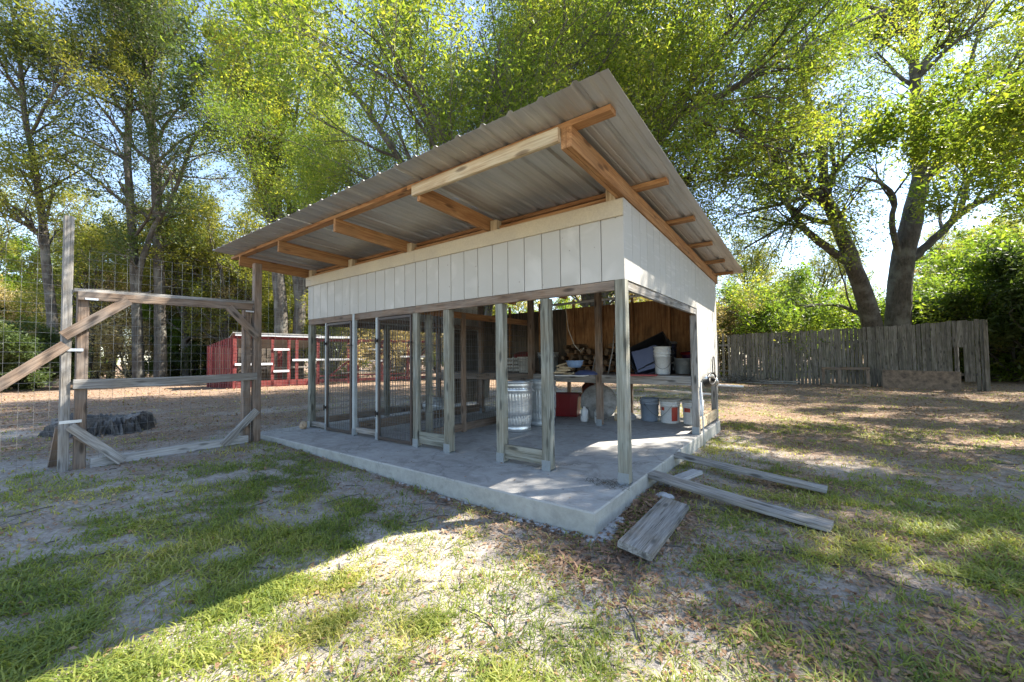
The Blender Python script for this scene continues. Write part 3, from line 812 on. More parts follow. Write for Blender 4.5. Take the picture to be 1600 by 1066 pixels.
for (y, z) in ((-2.42, 1.735), (-.90, 1.735)):
    q = GB(); q.box(GX+.0835, GX+.089, y-.05, y+.05, z-.01, z+.01); q.build("strap_hinge", fence, M_STRAP)
def fence_wire(y0, y1, z0, z1, x=GX, slope=0, seed=1):
    n = int(round((y1-y0)/.1)); m_ = int(round((z1-z0)/.1))
    return wire_grid(fence, "wire_mesh", (x+.056, y0, z0), (0, 1, 0), (0, 0, 1), n, m_, .1, .1, .0015, M_WIRE, .012, seed)
fence_wire(-2.44, -.86, -.04, 2.3, seed=2); fence_wire(-4.0, -2.64, -.04, 2.5, x=GX-.02, seed=3); fence_wire(-.745, -.03, 0.0, 2.3, x=GX-.02, seed=4)
tag(bx(fence, "post", -7.06, -6.99, -3.66, -3.60, -.3, 1.0, W_BRN, 2), "thin brown stake behind the wire")
tube(fence, "steel_stake", [(-7.2, -3.45, -.2), (-7.2, -3.44, 1.75)], .018, M_DOOR, 6)

# ------------------------------------------------------------------ red coops behind the fence
def coop():
    c = thing("chicken_coop", "low red chicken coop with white battens and wire runs behind the wire fence", "coop", (-17.5, 5.0, -.1))
    D0 = np.array([-17.8, 3.35]); D1 = np.array([-17.35, 6.6]); D2 = np.array([-15.4, 11.6])
    N0 = np.array([-.99, .14])
    ZG = -.1; H = 2.12; HB = 1.7
    red, wh = W_REDB, paint("white_battens", (.72, .74, .76), .5, (.5, .5, .5), .4)
    def P(a, b, s, off=0.0):
        p = a+(b-a)*s; n = np.array([(b-a)[1], -(b-a)[0]]); n = n/np.linalg.norm(n); return p+n*off
    def vb(a, b, s, z0, z1, w=.11, off=.0, mat=red, name="coop_post"):
        p = P(a, b, s, off); u = (b-a)/np.linalg.norm(b-a)
        board(c, name, (p[0], p[1], z0), (p[0], p[1], z1), w, .05, mat, up=(u[1], -u[0], 0))
    def hb(a, b, s0, s1, z, h=.11, off=.0, mat=red, name="coop_rail"):
        p = P(a, b, s0, off); r = P(a, b, s1, off); board(c, name, (p[0], p[1], z), (r[0], r[1], z), .05, h, mat)
    # left end wall, solid red vertical boards
    E = np.array([-20.35, 3.15])
    for i in range(12):
        s = (i+.5)/12; p = D0+(E-D0)*s; zt = H-(.38*s)
        board(c, "wall_board", (p[0], p[1], ZG), (p[0], p[1], zt), 2.55/12*.96, .025, red, up=(.08, 1, 0))
    # back wall behind coop part, mostly dark boards standing in for interior shade
    for i in range(14):
        s = (i+.5)/14; p = E+(D1-D0)*s
        board(c, "wall_board", (p[0], p[1], ZG), (p[0], p[1], HB), 3.3/14*.97, .025, W_DARK if i % 4 else red, up=(1, 0, 0))
    for s in (0, .42, .62, .72, 1.0): vb(D0, D1, s, ZG, H, .12)
    for s in (.0, .25, .33, .5, .55, .62, .8, 1.0): vb(D1, D2, s, ZG, H-.05, .13 if s not in (.5, .62) else .09)
    for (z, h) in ((ZG+.16, .30), (H-.08, .12)): hb(D0, D1, 0, 1, z, h)
    for (z, h) in ((ZG+.20, .14), (ZG+.42, .06), (H-.12, .12)): hb(D1, D2, 0, 1, z, h)
    hb(D0, D1, 0, .42, .92, .09, .05, wh, "white_batten"); hb(D0, D1, .43, .62, 1.55, .09, .05, wh, "white_batten"); hb(D0, D1, .43, .62, .6, .09, .05, wh, "white_batten")
    hb(D0, D1, .66, 1.0, 1.08, .09, .05, wh, "white_batten"); hb(D1, D2, .0, .30, 1.08, .09, .05, wh, "white_batten"); hb(D1, D2, .33, .40, 1.1, .09, .05, wh, "white_batten")
    for z in (1.58, 1.0): hb(D1, D2, .42, .55, z, .09, .05, wh, "white_batten")
    hb(D1, D2, .72, 1, 1.2, .08, .05, wh, "white_batten")
    hb(D0, D1, -.0, 1.02, H+.05, .12, .06, wh, "roof_edge"); hb(D1, D2, .0, .3, H+.03, .11, .06, wh, "roof_edge")
    # roof sheet over the closed part
    a = P(D0, D1, -.03, .12); b_ = P(D0, D1, 1.03, .12)
    v = [(a[0], a[1], H+.10), (b_[0], b_[1], H+.10), (b_[0]-2.0, b_[1]+.28, HB-.05), (a[0]-2.0, a[1]+.28, HB-.05)]
    v += [(x, y, z+.03) for x, y, z in v]
    mi = MW(c).inverted()
    link("coop_roof", mesh_py("coop_roof", [mi @ Vector(p) for p in v], [(3, 2, 1, 0), (4, 5, 6, 7), (0, 1, 5, 4), (1, 2, 6, 5), (2, 3, 7, 6), (3, 0, 4, 7)]), c, M_ROOF)
    # wire on the runs
    for (A, B, sd) in ((D0, D1, 1), (D1, D2, 2)):
        u = (B-A)/np.linalg.norm(B-A); L = np.linalg.norm(B-A)
        wire_grid(c, "wire_mesh", (A[0]+.04*u[1], A[1]-.04*u[0], 0), (u[0], u[1], 0), (0, 0, 1), int(L/.12), 14, .12, .14, .003, M_WIRED, 0, sd)
    # interior: perch and nest box
    board(c, "perch", (-18.4, 3.6, .75), (-18.0, 6.5, .75), .06, .06, W_GREY); board(c, "perch", (-16.9, 7.5, .45), (-16.1, 10, .5), .06, .06, W_GREY)
    board(c, "coop_post", (-17.2, 6.7, 0), (-16.5, 7.6, 1.0), .06, .06, red); board(c, "coop_post", (-15.7, 10.8, .6), (-15.4, 11.5, 1.6), .06, .06, red)
coop()

# ------------------------------------------------------------------ weathered picket fence at the back right
pf = thing("picket_fence", "weathered grey wooden board fence with mossy gaps under the big oak", "fence", (2.0, 17.2, -.2))
FA = [np.array([-2.6, 18.0]), np.array([3.25, 17.3]), np.array([5.75, 16.05])]
HT = [(2.02), (2.08), (2.10)]
rr = random.Random(11)
for sgi in range(2):
    a, b_ = FA[sgi], FA[sgi+1]; L = np.linalg.norm(b_-a); u = (b_-a)/L; nrm = (u[1], -u[0], 0)
    n = int(L/.125)
    for i in range(n):
        s = (i+.5)/n
        if rr.random() < .05 and sgi == 0: continue
        p = a+(b_-a)*s; zt = HT[sgi]*(1-s)+HT[sgi+1]*s + rr.uniform(-.03, .03) + (.05 if sgi == 0 and s < .1 else 0)
        if sgi == 1: zt += .02
        z0 = -.28
        if sgi == 1 and n-6 <= i <= n-5: 
            # gap where the lower half of a picket is missing
            z0 = 1.25
        if sgi == 1 and i in (n-4, n-3): z0 = .12
        tl = rr.uniform(-.012, .012); o_ = rr.uniform(-.006, .006)
        board(pf, "picket", (p[0]+nrm[0]*o_, p[1]+nrm[1]*o_, z0), (p[0]+u[0]*tl+nrm[0]*o_, p[1]+u[1]*tl+nrm[1]*o_, zt), .105+rr.uniform(-.01, .022), .018, W_PICK, up=nrm)
    for z in (.35, 1.55): board(pf, "rail", (a[0]-nrm[0]*.035, a[1]-nrm[1]*.035, z), (b_[0]-nrm[0]*.035, b_[1]-nrm[1]*.035, z), .04, .09, W_PICK)
    for s in (0.02, .27, .5, .75, .985):
        p = a+(b_-a)*s; board(pf, "post", (p[0]-nrm[0]*.11, p[1]-nrm[1]*.11, -.4), (p[0]-nrm[0]*.11, p[1]-nrm[1]*.11, 1.95), .09, .09, W_PICK, up=nrm)
board(pf, "post", (5.72, 15.98, -.4), (5.72, 15.98, 2.1), .10, .10, W_PICK, up=(0, 1, 0))
# things leaning on it
wf = thing("leaning_wood_frame", "low open wooden frame with three uprights leaning on the board fence", "frame", (2.2, 16.9, -.2))
fa, fb = np.array([1.58, 16.75]), np.array([3.02, 16.85])
for z, nm in ((.52, "top_rail"), (-.12, "bottom_rail")): board(wf, nm, (fa[0], fa[1]+z*.22, z), (fb[0], fb[1]+z*.22, z), .05, .10, W_BRN)
for s in (.04, .38, .96):
    p = fa+(fb-fa)*s; board(wf, "upright", (p[0], p[1]-.04, -.07), (p[0], p[1]+.10, .47), .10, .04, W_BRN, up=(0, 1, 0))
ls = board(None, "leaning_board", (3.35, 16.72, .15), (5.15, 15.98, .12), .04, .66, W_BRN, warp=.0)
ls.data.materials.clear(); ls.data.materials.append(M_SHEETB)
tag(ls, "mottled brown particle board sheet leaning on its edge against the board fence", "board")
for i, (p, r_, lb) in enumerate((((-1.0, 17.2, -.06), (.9, 16.6, -.02), "long thin grey branch lying at the foot of the board fence, upper of two"), ((-1.4, 17.0, -.12), (.8, 16.9, -.12), "long grey plank lying flat at the foot of the board fence beneath a branch"))):
    o = board(None, "scrap_plank" if i else "fallen_branch", p, r_, .12 if i else .07, .05, W_GREY); tag(o, lb, "plank" if i else "branch")
q = GB(); rr = random.Random(5)
for i in range(90):
    x, y = rr.uniform(-1.9, -.3), rr.uniform(16.7, 17.5); a = rr.uniform(0, 3.1); L = rr.uniform(.2, .8)
    q.tube([(x, y, -.15+rr.random()*.15), (x+L*math.cos(a), y+L*math.sin(a)*.4, -.1+rr.random()*.35)], .008+.01*rr.random(), 4)
tag(q.build("brush_pile", None, B_GREY), "heap of grey twigs at the fence's left end beside the shed corner", "brush pile", kind="stuff")

# ------------------------------------------------------------------ boards and stones on the ground
def loose(name, p0, p1, w_, t_, mat, lab, up=(0, 0, 1), cat="plank", warp=0.0):
    return tag(board(None, name, p0, p1, w_, t_, mat, up=up, ch=.005, warp=warp), lab, cat)
loose("ramp_plank", (.012, .54, -.022), (1.30, .335, -.128), .165, .040, W_GREY, "long weathered grey plank from slab edge onto grass, nearest of two", warp=-.008)
loose("ramp_plank", (.012, 1.40, -.016), (1.30, 1.285, -.128), .135, .040, W_GREY, "long weathered grey plank from slab edge onto grass, farther of two", warp=-.006)
loose("scrap_plank", (.335, -.82, -.105), (.315, .19, -.125), .21, .042, W_GREY, "short wide pale plank lying loose before the slab corner", up=(.16, 0, 1))
loose("prop_plank", (.10, .62, -.125), (.27, 1.18, -.11), .11, .04, W_SILL, "short pale plank lying under the two ramp planks")
o = blob(None, "stone_chunk", .20, .30, -.135, .075, .05, .04, M_STONE, .35, 4); tag(o, "rough grey stone chunk under the nearer ramp plank", "stone")
o = blob(None, "stone_chunk", -5.10, -.10, .05, .065, .05, .06, M_SAND, .3, 5); tag(o, "tan stone lump at the slab's left front post", "stone")
rr = random.Random(15); q = GB()
for i in range(60):
    a = rr.uniform(0, 6.28); r_ = rr.random()**.7*.20; x, y = -.17+r_*math.cos(a)*1.1, -.02+r_*math.sin(a)*.5-.05; b_ = rr.uniform(0, 3.1); L = rr.uniform(.02, .09)
    q.tube([(x, y, .006), (x+L*.5*math.cos(b_), y+L*.5*math.sin(b_), .012+rr.random()*.015), (x+L*math.cos(b_), y+L*math.sin(b_), .006)], .0016, 4)
tag(q.build("twig_litter", None, B_OAK), "small heap of dark twigs on the slab beside the corner post", "twigs", kind="stuff")

# ------------------------------------------------------------------ charred stump behind the fence
def stump():
    cx, cy, R = -8.1, -1.80, .56; n = 150; vs_, fs = [], []; rr = random.Random(9)
    rings = [(1.15, -.12), (1.05, .05), (1.0, .15), (.96, .25), (.86, .30), (.6, .26), (.35, .24), (.0, .24)]
    amp = [.16, .26, .26, .22, .2, .2, .2, .1]
    for i, (r_, z) in enumerate(rings):
        for k in range(n):
            a = 2*math.pi*k/n; w_ = 1+.10*math.sin(3*a+1)+.06*math.sin(7*a)+.05*math.sin(17*a+i)
            q = R*r_*w_*(1+amp[i]*(rr.random()-.5)); zz = z+(amp[i]*.55*(rr.random()-.5) if i > 0 else 0)+.05*math.sin(2*a)*(i > 1)
            vs_.append((cx+q*math.cos(a), cy+q*math.sin(a), zz*.8-.08))
    for i in range(len(rings)-1):
        for k in range(n):
            k2 = (k+1) % n; fs.append((i*n+k, i*n+k2, (i+1)*n+k2, (i+1)*n+k))
    tag(link("tree_stump", mesh_py("tree_stump", vs_, fs), None, B_CHAR), "wide low charred tree stump seen through the wire gate", "stump")
stump()

# ------------------------------------------------------------------ things in the shed
def trash_can(x, y, mat, lab, lid=False):
    t = thing("trash_can", lab, "trash can", (x, y, .003), "trash cans in the shed")
    R0, R1, H = .205, .235, .70
    prof = [(0, .01), (R0-.01, .01), (R0-.004, 0), (R0+.006, .005), (R0+.004, .05), (R0, .06), (R0+.001, .085), (R0+.006, .10)]
    for i in range(9): z = .11+i*(.42/8); prof.append((R0+.004+(R1-R0)*z/H, z))
    prof += [(R1-.006, .56), (R1+.004, .575), (R1+.004, .60), (R1-.004, .61), (R1-.004, .635), (R1+.004, .645), (R1+.002, .67), (R1, .69), (R1+.007, .695), (R1+.008, .703), (R1+.002, .708), (R1-.004, .70), (R1-.006, .3), (R0-.01, .03), (0, .03)]
    mod = lambda k, z: (.0045 if (k % 4) < 2 else -.0045) if .105 < z < .545 else 0
    lathe(t, "can_body", prof, mat, 128, mod)
    for a in (0.9, 0.9+math.pi):
        p = [Vector((.24*math.cos(a+da), .24*math.sin(a+da), z)) + Vector((math.cos(a), math.sin(a), 0))*(.0 if e else .035) for da, z, e in ((-.22, .59, 1), (-.22, .55, 0), (.22, .55, 0), (.22, .59, 1))]
        v, f = tube_geo(p, .006, 6); link("handle", mesh_py("handle", v, f, True), t, mat)
    return t
trash_can(-2.27, 1.60, M_GALV, "bright galvanised ribbed trash can standing nearest the kennel posts")
trash_can(-2.22, 2.20, M_GALVD, "dull grey ribbed trash can behind the shiny galvanised one")

def bucket(name, lab, x, y, z, mat, H=.37, R0=.13, R1=.15, lid=None, handle=True, stack=0, group=None, labels=None, ha=-1.9, cat="bucket"):
    t = thing(name, lab, cat, (x, y, z), group)
    prof = [(0, .006), (R0-.006, .006), (R0, 0), (R0+.002, .01), (R0+(R1-R0)*.72, H*.74), (R1+.006, H*.745), (R1+.006, H*.765), (R1-.002, H*.775), (R1, H*.85), (R1+.008, H*.855), (R1+.008, H*.875), (R1, H*.885), (R1+.003, H*.97), (R1+.009, H*.975), (R1+.009, H), (R1-.002, H), (R1-.004, H*.9), (R0-.004, .02), (0, .02)]
    lathe(t, "bucket_body", prof, mat, 36)
    for i in range(stack):
        zz = H*.99+i*.07
        pr = [(R1-.006, zz-.01), (R1-.004, zz+.0), (R1+.006, zz+.002), (R1+.006, zz+.014), (R1-.002, zz+.018), (R1, zz+.05), (R1+.009, zz+.052), (R1+.009, zz+.068), (R1-.003, zz+.068), (R1-.006, zz-.1), (0, zz-.1)]
        lathe(t, "bucket_rim", pr, mat, 36)
    if lid: lathe(t, "lid", [(0, H+.02), (R1-.01, H+.018), (R1-.006, H+.012), (R1+.012, H+.010), (R1+.014, H-.02), (R1+.010, H-.022)], lid, 36)
    if handle:
        pts = []
        for i in range(13):
            s = i/12*math.pi; lx = (R1+.012)*math.cos(s); dr = .20*math.sin(s); pts.append(Vector((lx*math.cos(ha+math.pi/2)+math.cos(ha)*(.03+.16*math.sin(s))*.95, lx*math.sin(ha+math.pi/2)+math.sin(ha)*(.03+.16*math.sin(s))*.95, H*.80-dr)))
        v, f = tube_geo(pts, .0028, 6); link("handle", mesh_py("handle", v, f, True), t, M_WIRED)
    for (a0, a1, z0, z1, mt) in (labels or []):
        n = 8; v = []; f = []
        for s in range(n+1):
            a = a0+(a1-a0)*s/n
            for zz in (z0, z1): r_ = R0+(R1-R0)*zz/H+.003; v.append((r_*math.cos(a), r_*math.sin(a), zz))
        for s in range(n): f.append((2*s, 2*s+2, 2*s+3, 2*s+1))
        link("printed_label", mesh_py("printed_label", v, f, True), t, mt)
    return t
FD = math.atan2(-3.2-3.4, 1.2+.6)    # towards the viewer
bucket("bucket", "blue grey plastic bucket on the slab under the shelf, left of the white ones", -.93, 3.48, .003, M_GBKT, ha=FD+.9)
bucket("bucket", "white paint bucket with red printed labels, nearer the grey bucket", -.60, 3.46, .003, M_WBKT, .36, .135, .15, lid=M_DIRTYW, ha=FD-1.2,
       labels=[(FD-1.05, FD-.62, .20, .25, M_LABEL), (FD+.15, FD+.85, .04, .255, M_LABEL)])
bucket("bucket", "white paint bucket with red label half hidden by the side post", -.27, 3.50, .003, M_WBKT, .36, .135, .15, lid=M_DIRTYW, ha=FD+1.2,
       labels=[(FD-1.0, FD-.3, .19, .25, M_LABEL)])
p = at(1032, 584, 6.05)
bucket("bucket_stack", "stack of nested white buckets on the shelf with a curved wire handle", p[0], p[1]+.12, .778, M_WBKT, .36, .105, .122, stack=1, ha=FD, cat="bucket")
p = at(1044, 580, 6.6)
bucket("bucket", "tall blue bucket with grey rim behind the nested white buckets", p[0]-.06, p[1]+.1, .778, M_BLUE, .50, .15, .17, handle=False, lid=M_GALVD, cat="bucket")
p = at(1067, 584, 6.3)
t = thing("metal_pail", "grey galvanised pail with oval badge at the right end of the shelf", "pail", (p[0], p[1], .778))
lathe(t, "pail_body", [(0, .01), (.10, .008), (.105, 0), (.108, .01), (.142, .225), (.150, .228), (.151, .238), (.142, .24), (.138, .22), (.10, .02), (0, .02)], M_GALVD, 36)
q = GB(); n = 24
for (ra, rb2, zc, th) in ((.034, .026, .165, .006), (.017, .012, .165, .005)):
    pts = []
    for i in range(n+1):
        a = 2*math.pi*i/n; zz = zc+rb2*math.sin(a); fi = FD+.25+ra*math.cos(a)/.13; r_ = .105+.036*zz/.24+.003; pts.append((p[0]+r_*math.cos(fi), p[1]+r_*math.sin(fi), .778+zz))
    q.tube(pts, th*.5, 6)
q.build("badge", t, M_PVC)
t2 = thing("purple_bin", "dark purple plastic bin with a red lid edge behind the galvanised pail", "bin", (p[0]+.08, p[1]+.32, .778))
lathe(t2, "bin_body", [(0, .01), (.13, .01), (.16, .30), (.175, .31), (.175, .34), (.16, .345), (.02, .36), (0, .36)], M_PURPLE, 28)
lathe(t2, "bin_lid", [(.16, .345), (.185, .335), (.185, .30), (.178, .30)], M_RED, 28)
o = blob(None, "rag_bundle", p[0]-.14, p[1]-.02, .99, .05, .04, .045, M_DIRTYW, .6, 8); o.location = (0, 0, 0)
tag(o, "crumpled white rag tucked between bucket stack and galvanised pail", "rag")
o = blob(None, "support_block", p[0]-.14, p[1]+.06, .865, .06, .05, .09, M_BLACK, .2, 8); tag(o, "small black pot under the crumpled white rag on the shelf", "pot")

def tote(name, lab, c, size, rot, mat, cat="storage tote"):
    """tapered open bin with rim and ribs, turned by rot (euler)"""
    t = thing(name, lab, cat, c); L, W_, H = size; Rm = Matrix.Rotation(rot[2], 4, 'Z') @ Matrix.Rotation(rot[1], 4, 'Y') @ Matrix.Rotation(rot[0], 4, 'X')
    def ring(s, z): return [Vector((sx*L/2*s, sy*W_/2*s, z)) for sx, sy in ((-1, -1), (-.5, -1), (-.46, -.96), (.46, -.96), (.5, -1), (1, -1), (1, 1), (-1, 1))]
    rings = [ring(.84, 0), ring(.85, .02), ring(.97, H*.9), ring(1.05, H*.9), ring(1.06, H), ring(.99, H), ring(.96, H*.9), ring(.82, .02)]
    v = [Rm @ p for r_ in rings for p in r_]; f = []; n = 8
    for i in range(len(rings)-1):
        for k in range(n):
            k2 = (k+1) % n; f.append((i*n+k, i*n+k2, (i+1)*n+k2, (i+1)*n+k))
    f.append(tuple(reversed(range(n)))); f.append(tuple(range((len(rings)-1)*n, len(rings)*n)))
    link("tote_body", mesh_py(name, v, f), t, mat)
    q = []; qf = []
    for sx in (-1, 1):
        o_ = len(q); q += [Rm @ Vector((sx*L/2*1.06, sy*.06, z)) for sy in (-1, 1) for z in (H*.85, H*.99)] + [Rm @ Vector((sx*L/2*1.12, sy*.06, z)) for sy in (-1, 1) for z in (H*.88, H*.97)]
        qf += [(o_, o_+1, o_+5, o_+4), (o_+2, o_+6, o_+7, o_+3), (o_+4, o_+5, o_+7, o_+6), (o_, o_+4, o_+6, o_+2), (o_+1, o_+3, o_+7, o_+5)]
    link("tote_handle", mesh_py("tote_handle", q, qf), t, mat)
    return t
p = at(996, 580, 5.7)
tote("storage_tote", "blue plastic storage tote tipped up on the shelf beside the white bucket stack", (p[0]-.06, p[1]+.60, 1.02), (.44, .40, .36), (math.radians(-98), math.radians(-16), .35), M_BLUE)
tote("storage_tote", "black plastic storage tote tipped up behind the blue one on the shelf", (p[0]-.05, p[1]+.95, 1.0), (.62, .42, .30), (math.radians(60), math.radians(-26), .25), M_BLACK)
o = tag(board(None, "red_tray", (p[0]-.15, p[1]+.10, .79), (p[0]+.22, p[1]+.16, .79), .25, .022, M_RED), "flat dark red tray lying under the tipped blue tote", "tray")

# left part of the shelf
p = at(898, 568, 6.0)
t = thing("wash_basin", "light blue enamel basin on the wood scraps left of the middle post", "basin", (p[0], p[1], .90))
lathe(t, "basin_body", [(0, .0), (.085, .002), (.115, .05), (.122, .095), (.132, .10), (.132, .108), (.118, .104), (.11, .05), (.08, .012), (0, .012)], M_LBLUE, 32)
t = thing("blue_dish", "flat blue dish lying upside down below the light blue basin", "dish", (p[0]+.17, p[1]+.02, .80))
lathe(t, "dish_body", [(.17, 0), (.165, .02), (.12, .05), (.05, .068), (0, .07)], M_BLUE, 32)
tag(board(None, "white_tray", (p[0]-.22, p[1]-.12, .79), (p[0]+.24, p[1]-.14, .79), .2, .012, M_PVC), "thin white tray at the shelf edge under the blue dish", "tray")
rr = random.Random(21); n = 0
for i in range(11):
    a = rr.uniform(-.5, .5); x, y = p[0]-.16+rr.uniform(-.12, .10), p[1]+rr.uniform(-.06, .08); z = .80+i*.013
    tag(board(None, "wood_scrap", (x-.09*math.cos(a), y-.09*math.sin(a), z), (x+.09*math.cos(a), y+.09*math.sin(a), z+rr.uniform(-.005, .05 if i > 8 else .01)), .035, .02, W_PALE), "small pale offcut in the loose heap beside the blue basin", "offcut", "wood offcuts on the shelf")
# firewood stacked against the back wall
for row in range(5):
    for k in range(9):
        x = -2.55+k*.155+rr.uniform(-.02, .02)+(row % 2)*.07; z = .84+row*.105+rr.uniform(-.01, .015); r_ = rr.uniform(.045, .062)
        if row == 4 and rr.random() < .4: continue
        ns = rr.choice((5, 6, 7)); a0 = rr.random()*6; v = []; f = []; y0 = 3.55+rr.uniform(-.06, .06); L = rr.uniform(.34, .42)
        ra = [r_*rr.uniform(.55, 1.25) for _ in range(ns)]
        for yy in (0, L):
            for j in range(ns): v.append((yy, ra[j]*math.cos(a0+6.283*j/ns), ra[j]*math.sin(a0+6.283*j/ns)))
        f = [(j, (j+1) % ns, ns+(j+1) % ns, ns+j) for j in range(ns)]+[tuple(range(ns)), tuple(range(ns, 2*ns))]
        me = mesh_py("firewood_log", v, f); me.materials.append(W_FIRE); o = bpy.data.objects.new("firewood_log", me); COL.objects.link(o)
        o.location = (x, y0, z); o.rotation_euler = (0, 0, math.pi/2+rr.uniform(-.35, .35))
        tag(o, "split firewood log stacked on the shelf against the back wall", "log", "firewood logs on the shelf")
# bins in the kennel part of the shelf
p = at(818, 582, 6.9)
bucket("bucket", "grey tub on the shelf behind the wire mesh, left of the kennel posts", -3.12, 3.1, .778, M_DIRTYW, .30, .13, .16, handle=False)
bucket("bucket", "large dull metal tub on the shelf behind the second pair of posts", -2.90, 3.55, .778, M_GALVD, .38, .17, .20, handle=False)
o = lathe(None, "plastic_disc", [(.17, 0), (.18, .01), (.18, .04), (.15, .05), (0, .055)], M_RED, 28); o.location = (-3.4, 3.4, 1.08); o.rotation_euler = (.3, .2, 0)
tag(o, "round red plastic lid resting on a white crate behind the wire", "lid")
t = thing("white_crate", "dirty white slatted crate behind the wire mesh on the shelf", "crate", (-3.5, 3.35, .778)); q = GB()
for z in (.02, .09, .16, .23):
    q.box(-3.67, -3.33, 3.20, 3.212, .778+z, .778+z+.05); q.box(-3.67, -3.655, 3.213, 3.5, .778+z, .778+z+.05); q.box(-3.345, -3.33, 3.213, 3.5, .778+z, .778+z+.05)
for x in (-3.67, -3.5, -3.345): q.box(x, x+.015, 3.188, 3.1995, .778, .778+.30)
q.build("crate_slats", t, M_DIRTYW)
# ground-level stuff under the shelf
tote("storage_tote", "dark red plastic tote on the slab under the shelf beside the grey can", (-2.35, 3.25, .01), (.5, .36, .40), (0, 0, .3), M_RED)
o = board(None, "orange_panel", (-2.02, 3.28, .005), (-1.97, 3.34, .36), .13, .05, M_ORANGE, up=(0, 1, 0)); tag(o, "upright orange plastic panel between the red tote and the round white lid", "panel")
t = thing("red_bucket", "large red bucket lying on its side above the red tote under the shelf", "bucket", (-2.0, 3.45, .50))
lathe(t, "bucket_body", [(0, 0), (.13, 0), (.17, .30), (.18, .31), (.165, .31), (.125, .02), (0, .02)], M_RED, 28, mtx=Matrix.Rotation(2.1, 4, 'X') @ Matrix.Rotation(.6, 4, 'Y'))
t = thing("round_lid", "big round dirty white wheel cover standing on edge by the middle post", "lid", (-1.62, 3.02, .01))
mt = Matrix.Translation((0, 0, .30)) @ Matrix.Rotation(.25, 4, 'Z') @ Matrix.Rotation(math.radians(82), 4, 'X')
lathe(t, "lid_disc", [(0, .05), (.06, .055), (.07, .035), (.20, .045), (.24, .03), (.29, .03), (.30, .0), (.295, -.02), (.27, -.02)], M_DISC, 40, mtx=mt)
for (x, y, lb) in ((-1.80, 2.86, "small dirty white jug at the foot of the round white cover, left one"), (-1.54, 2.84, "small dirty white jug nearest the middle post's foot")):
    t = thing("plastic_jug", lb, "jug", (x, y, .003))
    lathe(t, "jug_body", [(0, .0), (.062, .0), (.066, .01), (.066, .17), (.05, .20), (.022, .215), (.022, .24), (0, .24)], M_WBKT, 20)
    v, f = tube_geo([(-.02, -.03, .20), (-.02, -.085, .19), (-.02, -.088, .12), (-.02, -.064, .10)], .008, 6); link("handle", mesh_py("handle", v, f, True), t, M_DIRTYW)
tag(blob(None, "concrete_rubble", -1.22, 3.35, .06, .10, .08, .07, M_STONE, .4, 12), "grey rubble chunk on the slab left of the grey bucket", "rubble")
tag(board(None, "wood_block", (-1.42, 3.2, .06), (-1.25, 3.25, .06), .10, .11, W_PALE), "pale wood block behind the corner post on the slab", "wood block")
for (x0, x1, y, z, lb) in ((-1.2, -.15, 4.3, .56, "upper thin grey pole seen beyond the shelf legs behind the shed"), (-1.3, -.10, 4.35, .40, "lower thin grey pole seen beyond the shelf legs behind the shed")):
    tag(tube(None, "pole", [(x0, y, z+.04), (x1+(.45 if z > .5 else .0), y+.3, z-.03)], .018, M_PVC, 8), lb, "pole")
tag(blob(None, "plastic_bag", -.11, 3.12, .33, .06, .13, .26, M_BAG, .55, 17, 18), "crumpled white plastic bag hanging in the gap under the side wall", "bag")
tag(tube(None, "white_pipe", [(.05, 2.66, -.165), (.04, 2.64, .25), (.035, 2.60, .70)], .011, M_PVC, 8), "thin white pipe standing against the side post outside the slab", "pipe")
tag(tube(None, "hanging_rope", [(-1.95, 2.5, 2.25), (-1.93, 2.5, 1.9), (-1.88, 2.5, 1.5), (-1.78, 2.5, 1.25), (-1.68, 2.52, 1.14), (-1.62, 2.52, 1.20)], .006, M_ROPE, 6), "pale rope hanging from the roof over the firewood", "rope")
for (x, y, lb) in ((-1.55, 2.72, "thin grey stick leaning left of the middle shelf post"), (-1.28, 2.72, "thin grey stick leaning right of the middle shelf post")):
    tag(tube(None, "leaning_stick", [(x-.04, y, .78), (x+.02, y+.06, 1.15), (x+.05 if x > -1.5 else x-.0, y+.1, 1.55)], .010, W_GREY, 6), lb, "stick")
# hose reel like fitting under the side wall edge
t = thing("hose_coil", "black and chrome coiled fitting with wire loop hung on the lower edge of side wall", "fitting", (.03, 3.2, .70)); q = GB()
for j in range(4):
    pts = []
    for i in range(17):
        a = 2*math.pi*i/16; pts.append((.035+.018*j, 2.98+.30*math.cos(a)*.9+.1, .70+.085*math.sin(a)+.01*j))
    q.tube(pts, .014, 6)
q.build("black_coil", t, M_BLACK, True); q = GB()
q.tube([(.05, 2.8, .74), (.07, 3.0, .78), (.07, 3.2, .76), (.05, 3.45, .70)], .03, 8); q.tube([(.05, 3.45, .70), (.05, 3.6, .64)], .045, 10); q.build("chrome_body", t, M_GALV, True)
q = GB(); q.tube([(.03, 3.45, .72), (.03, 3.52, 1.02), (.03, 3.56, 1.06), (.03, 3.62, 1.02), (.03, 3.68, .70)], .007, 6); q.build("wire_loop", t, M_BLACK, True)
# kennel bits
t = thing("pet_bed", "pale grey lump of bedding beyond the wire in the far kennel", "pet bed", (-4.6, 2.2, .01))
blob(t, "cushion", -4.6, 2.2, .16, .30, .25, .15, M_GALVD, .08, 3, 20, True)
tag(blob(None, "feed_sack", -4.4, 2.2, .10, .16, .14, .11, M_DIRTYW, .15, 6, 18, True), "white sack lying in the near kennel behind the wire divider", "sack")

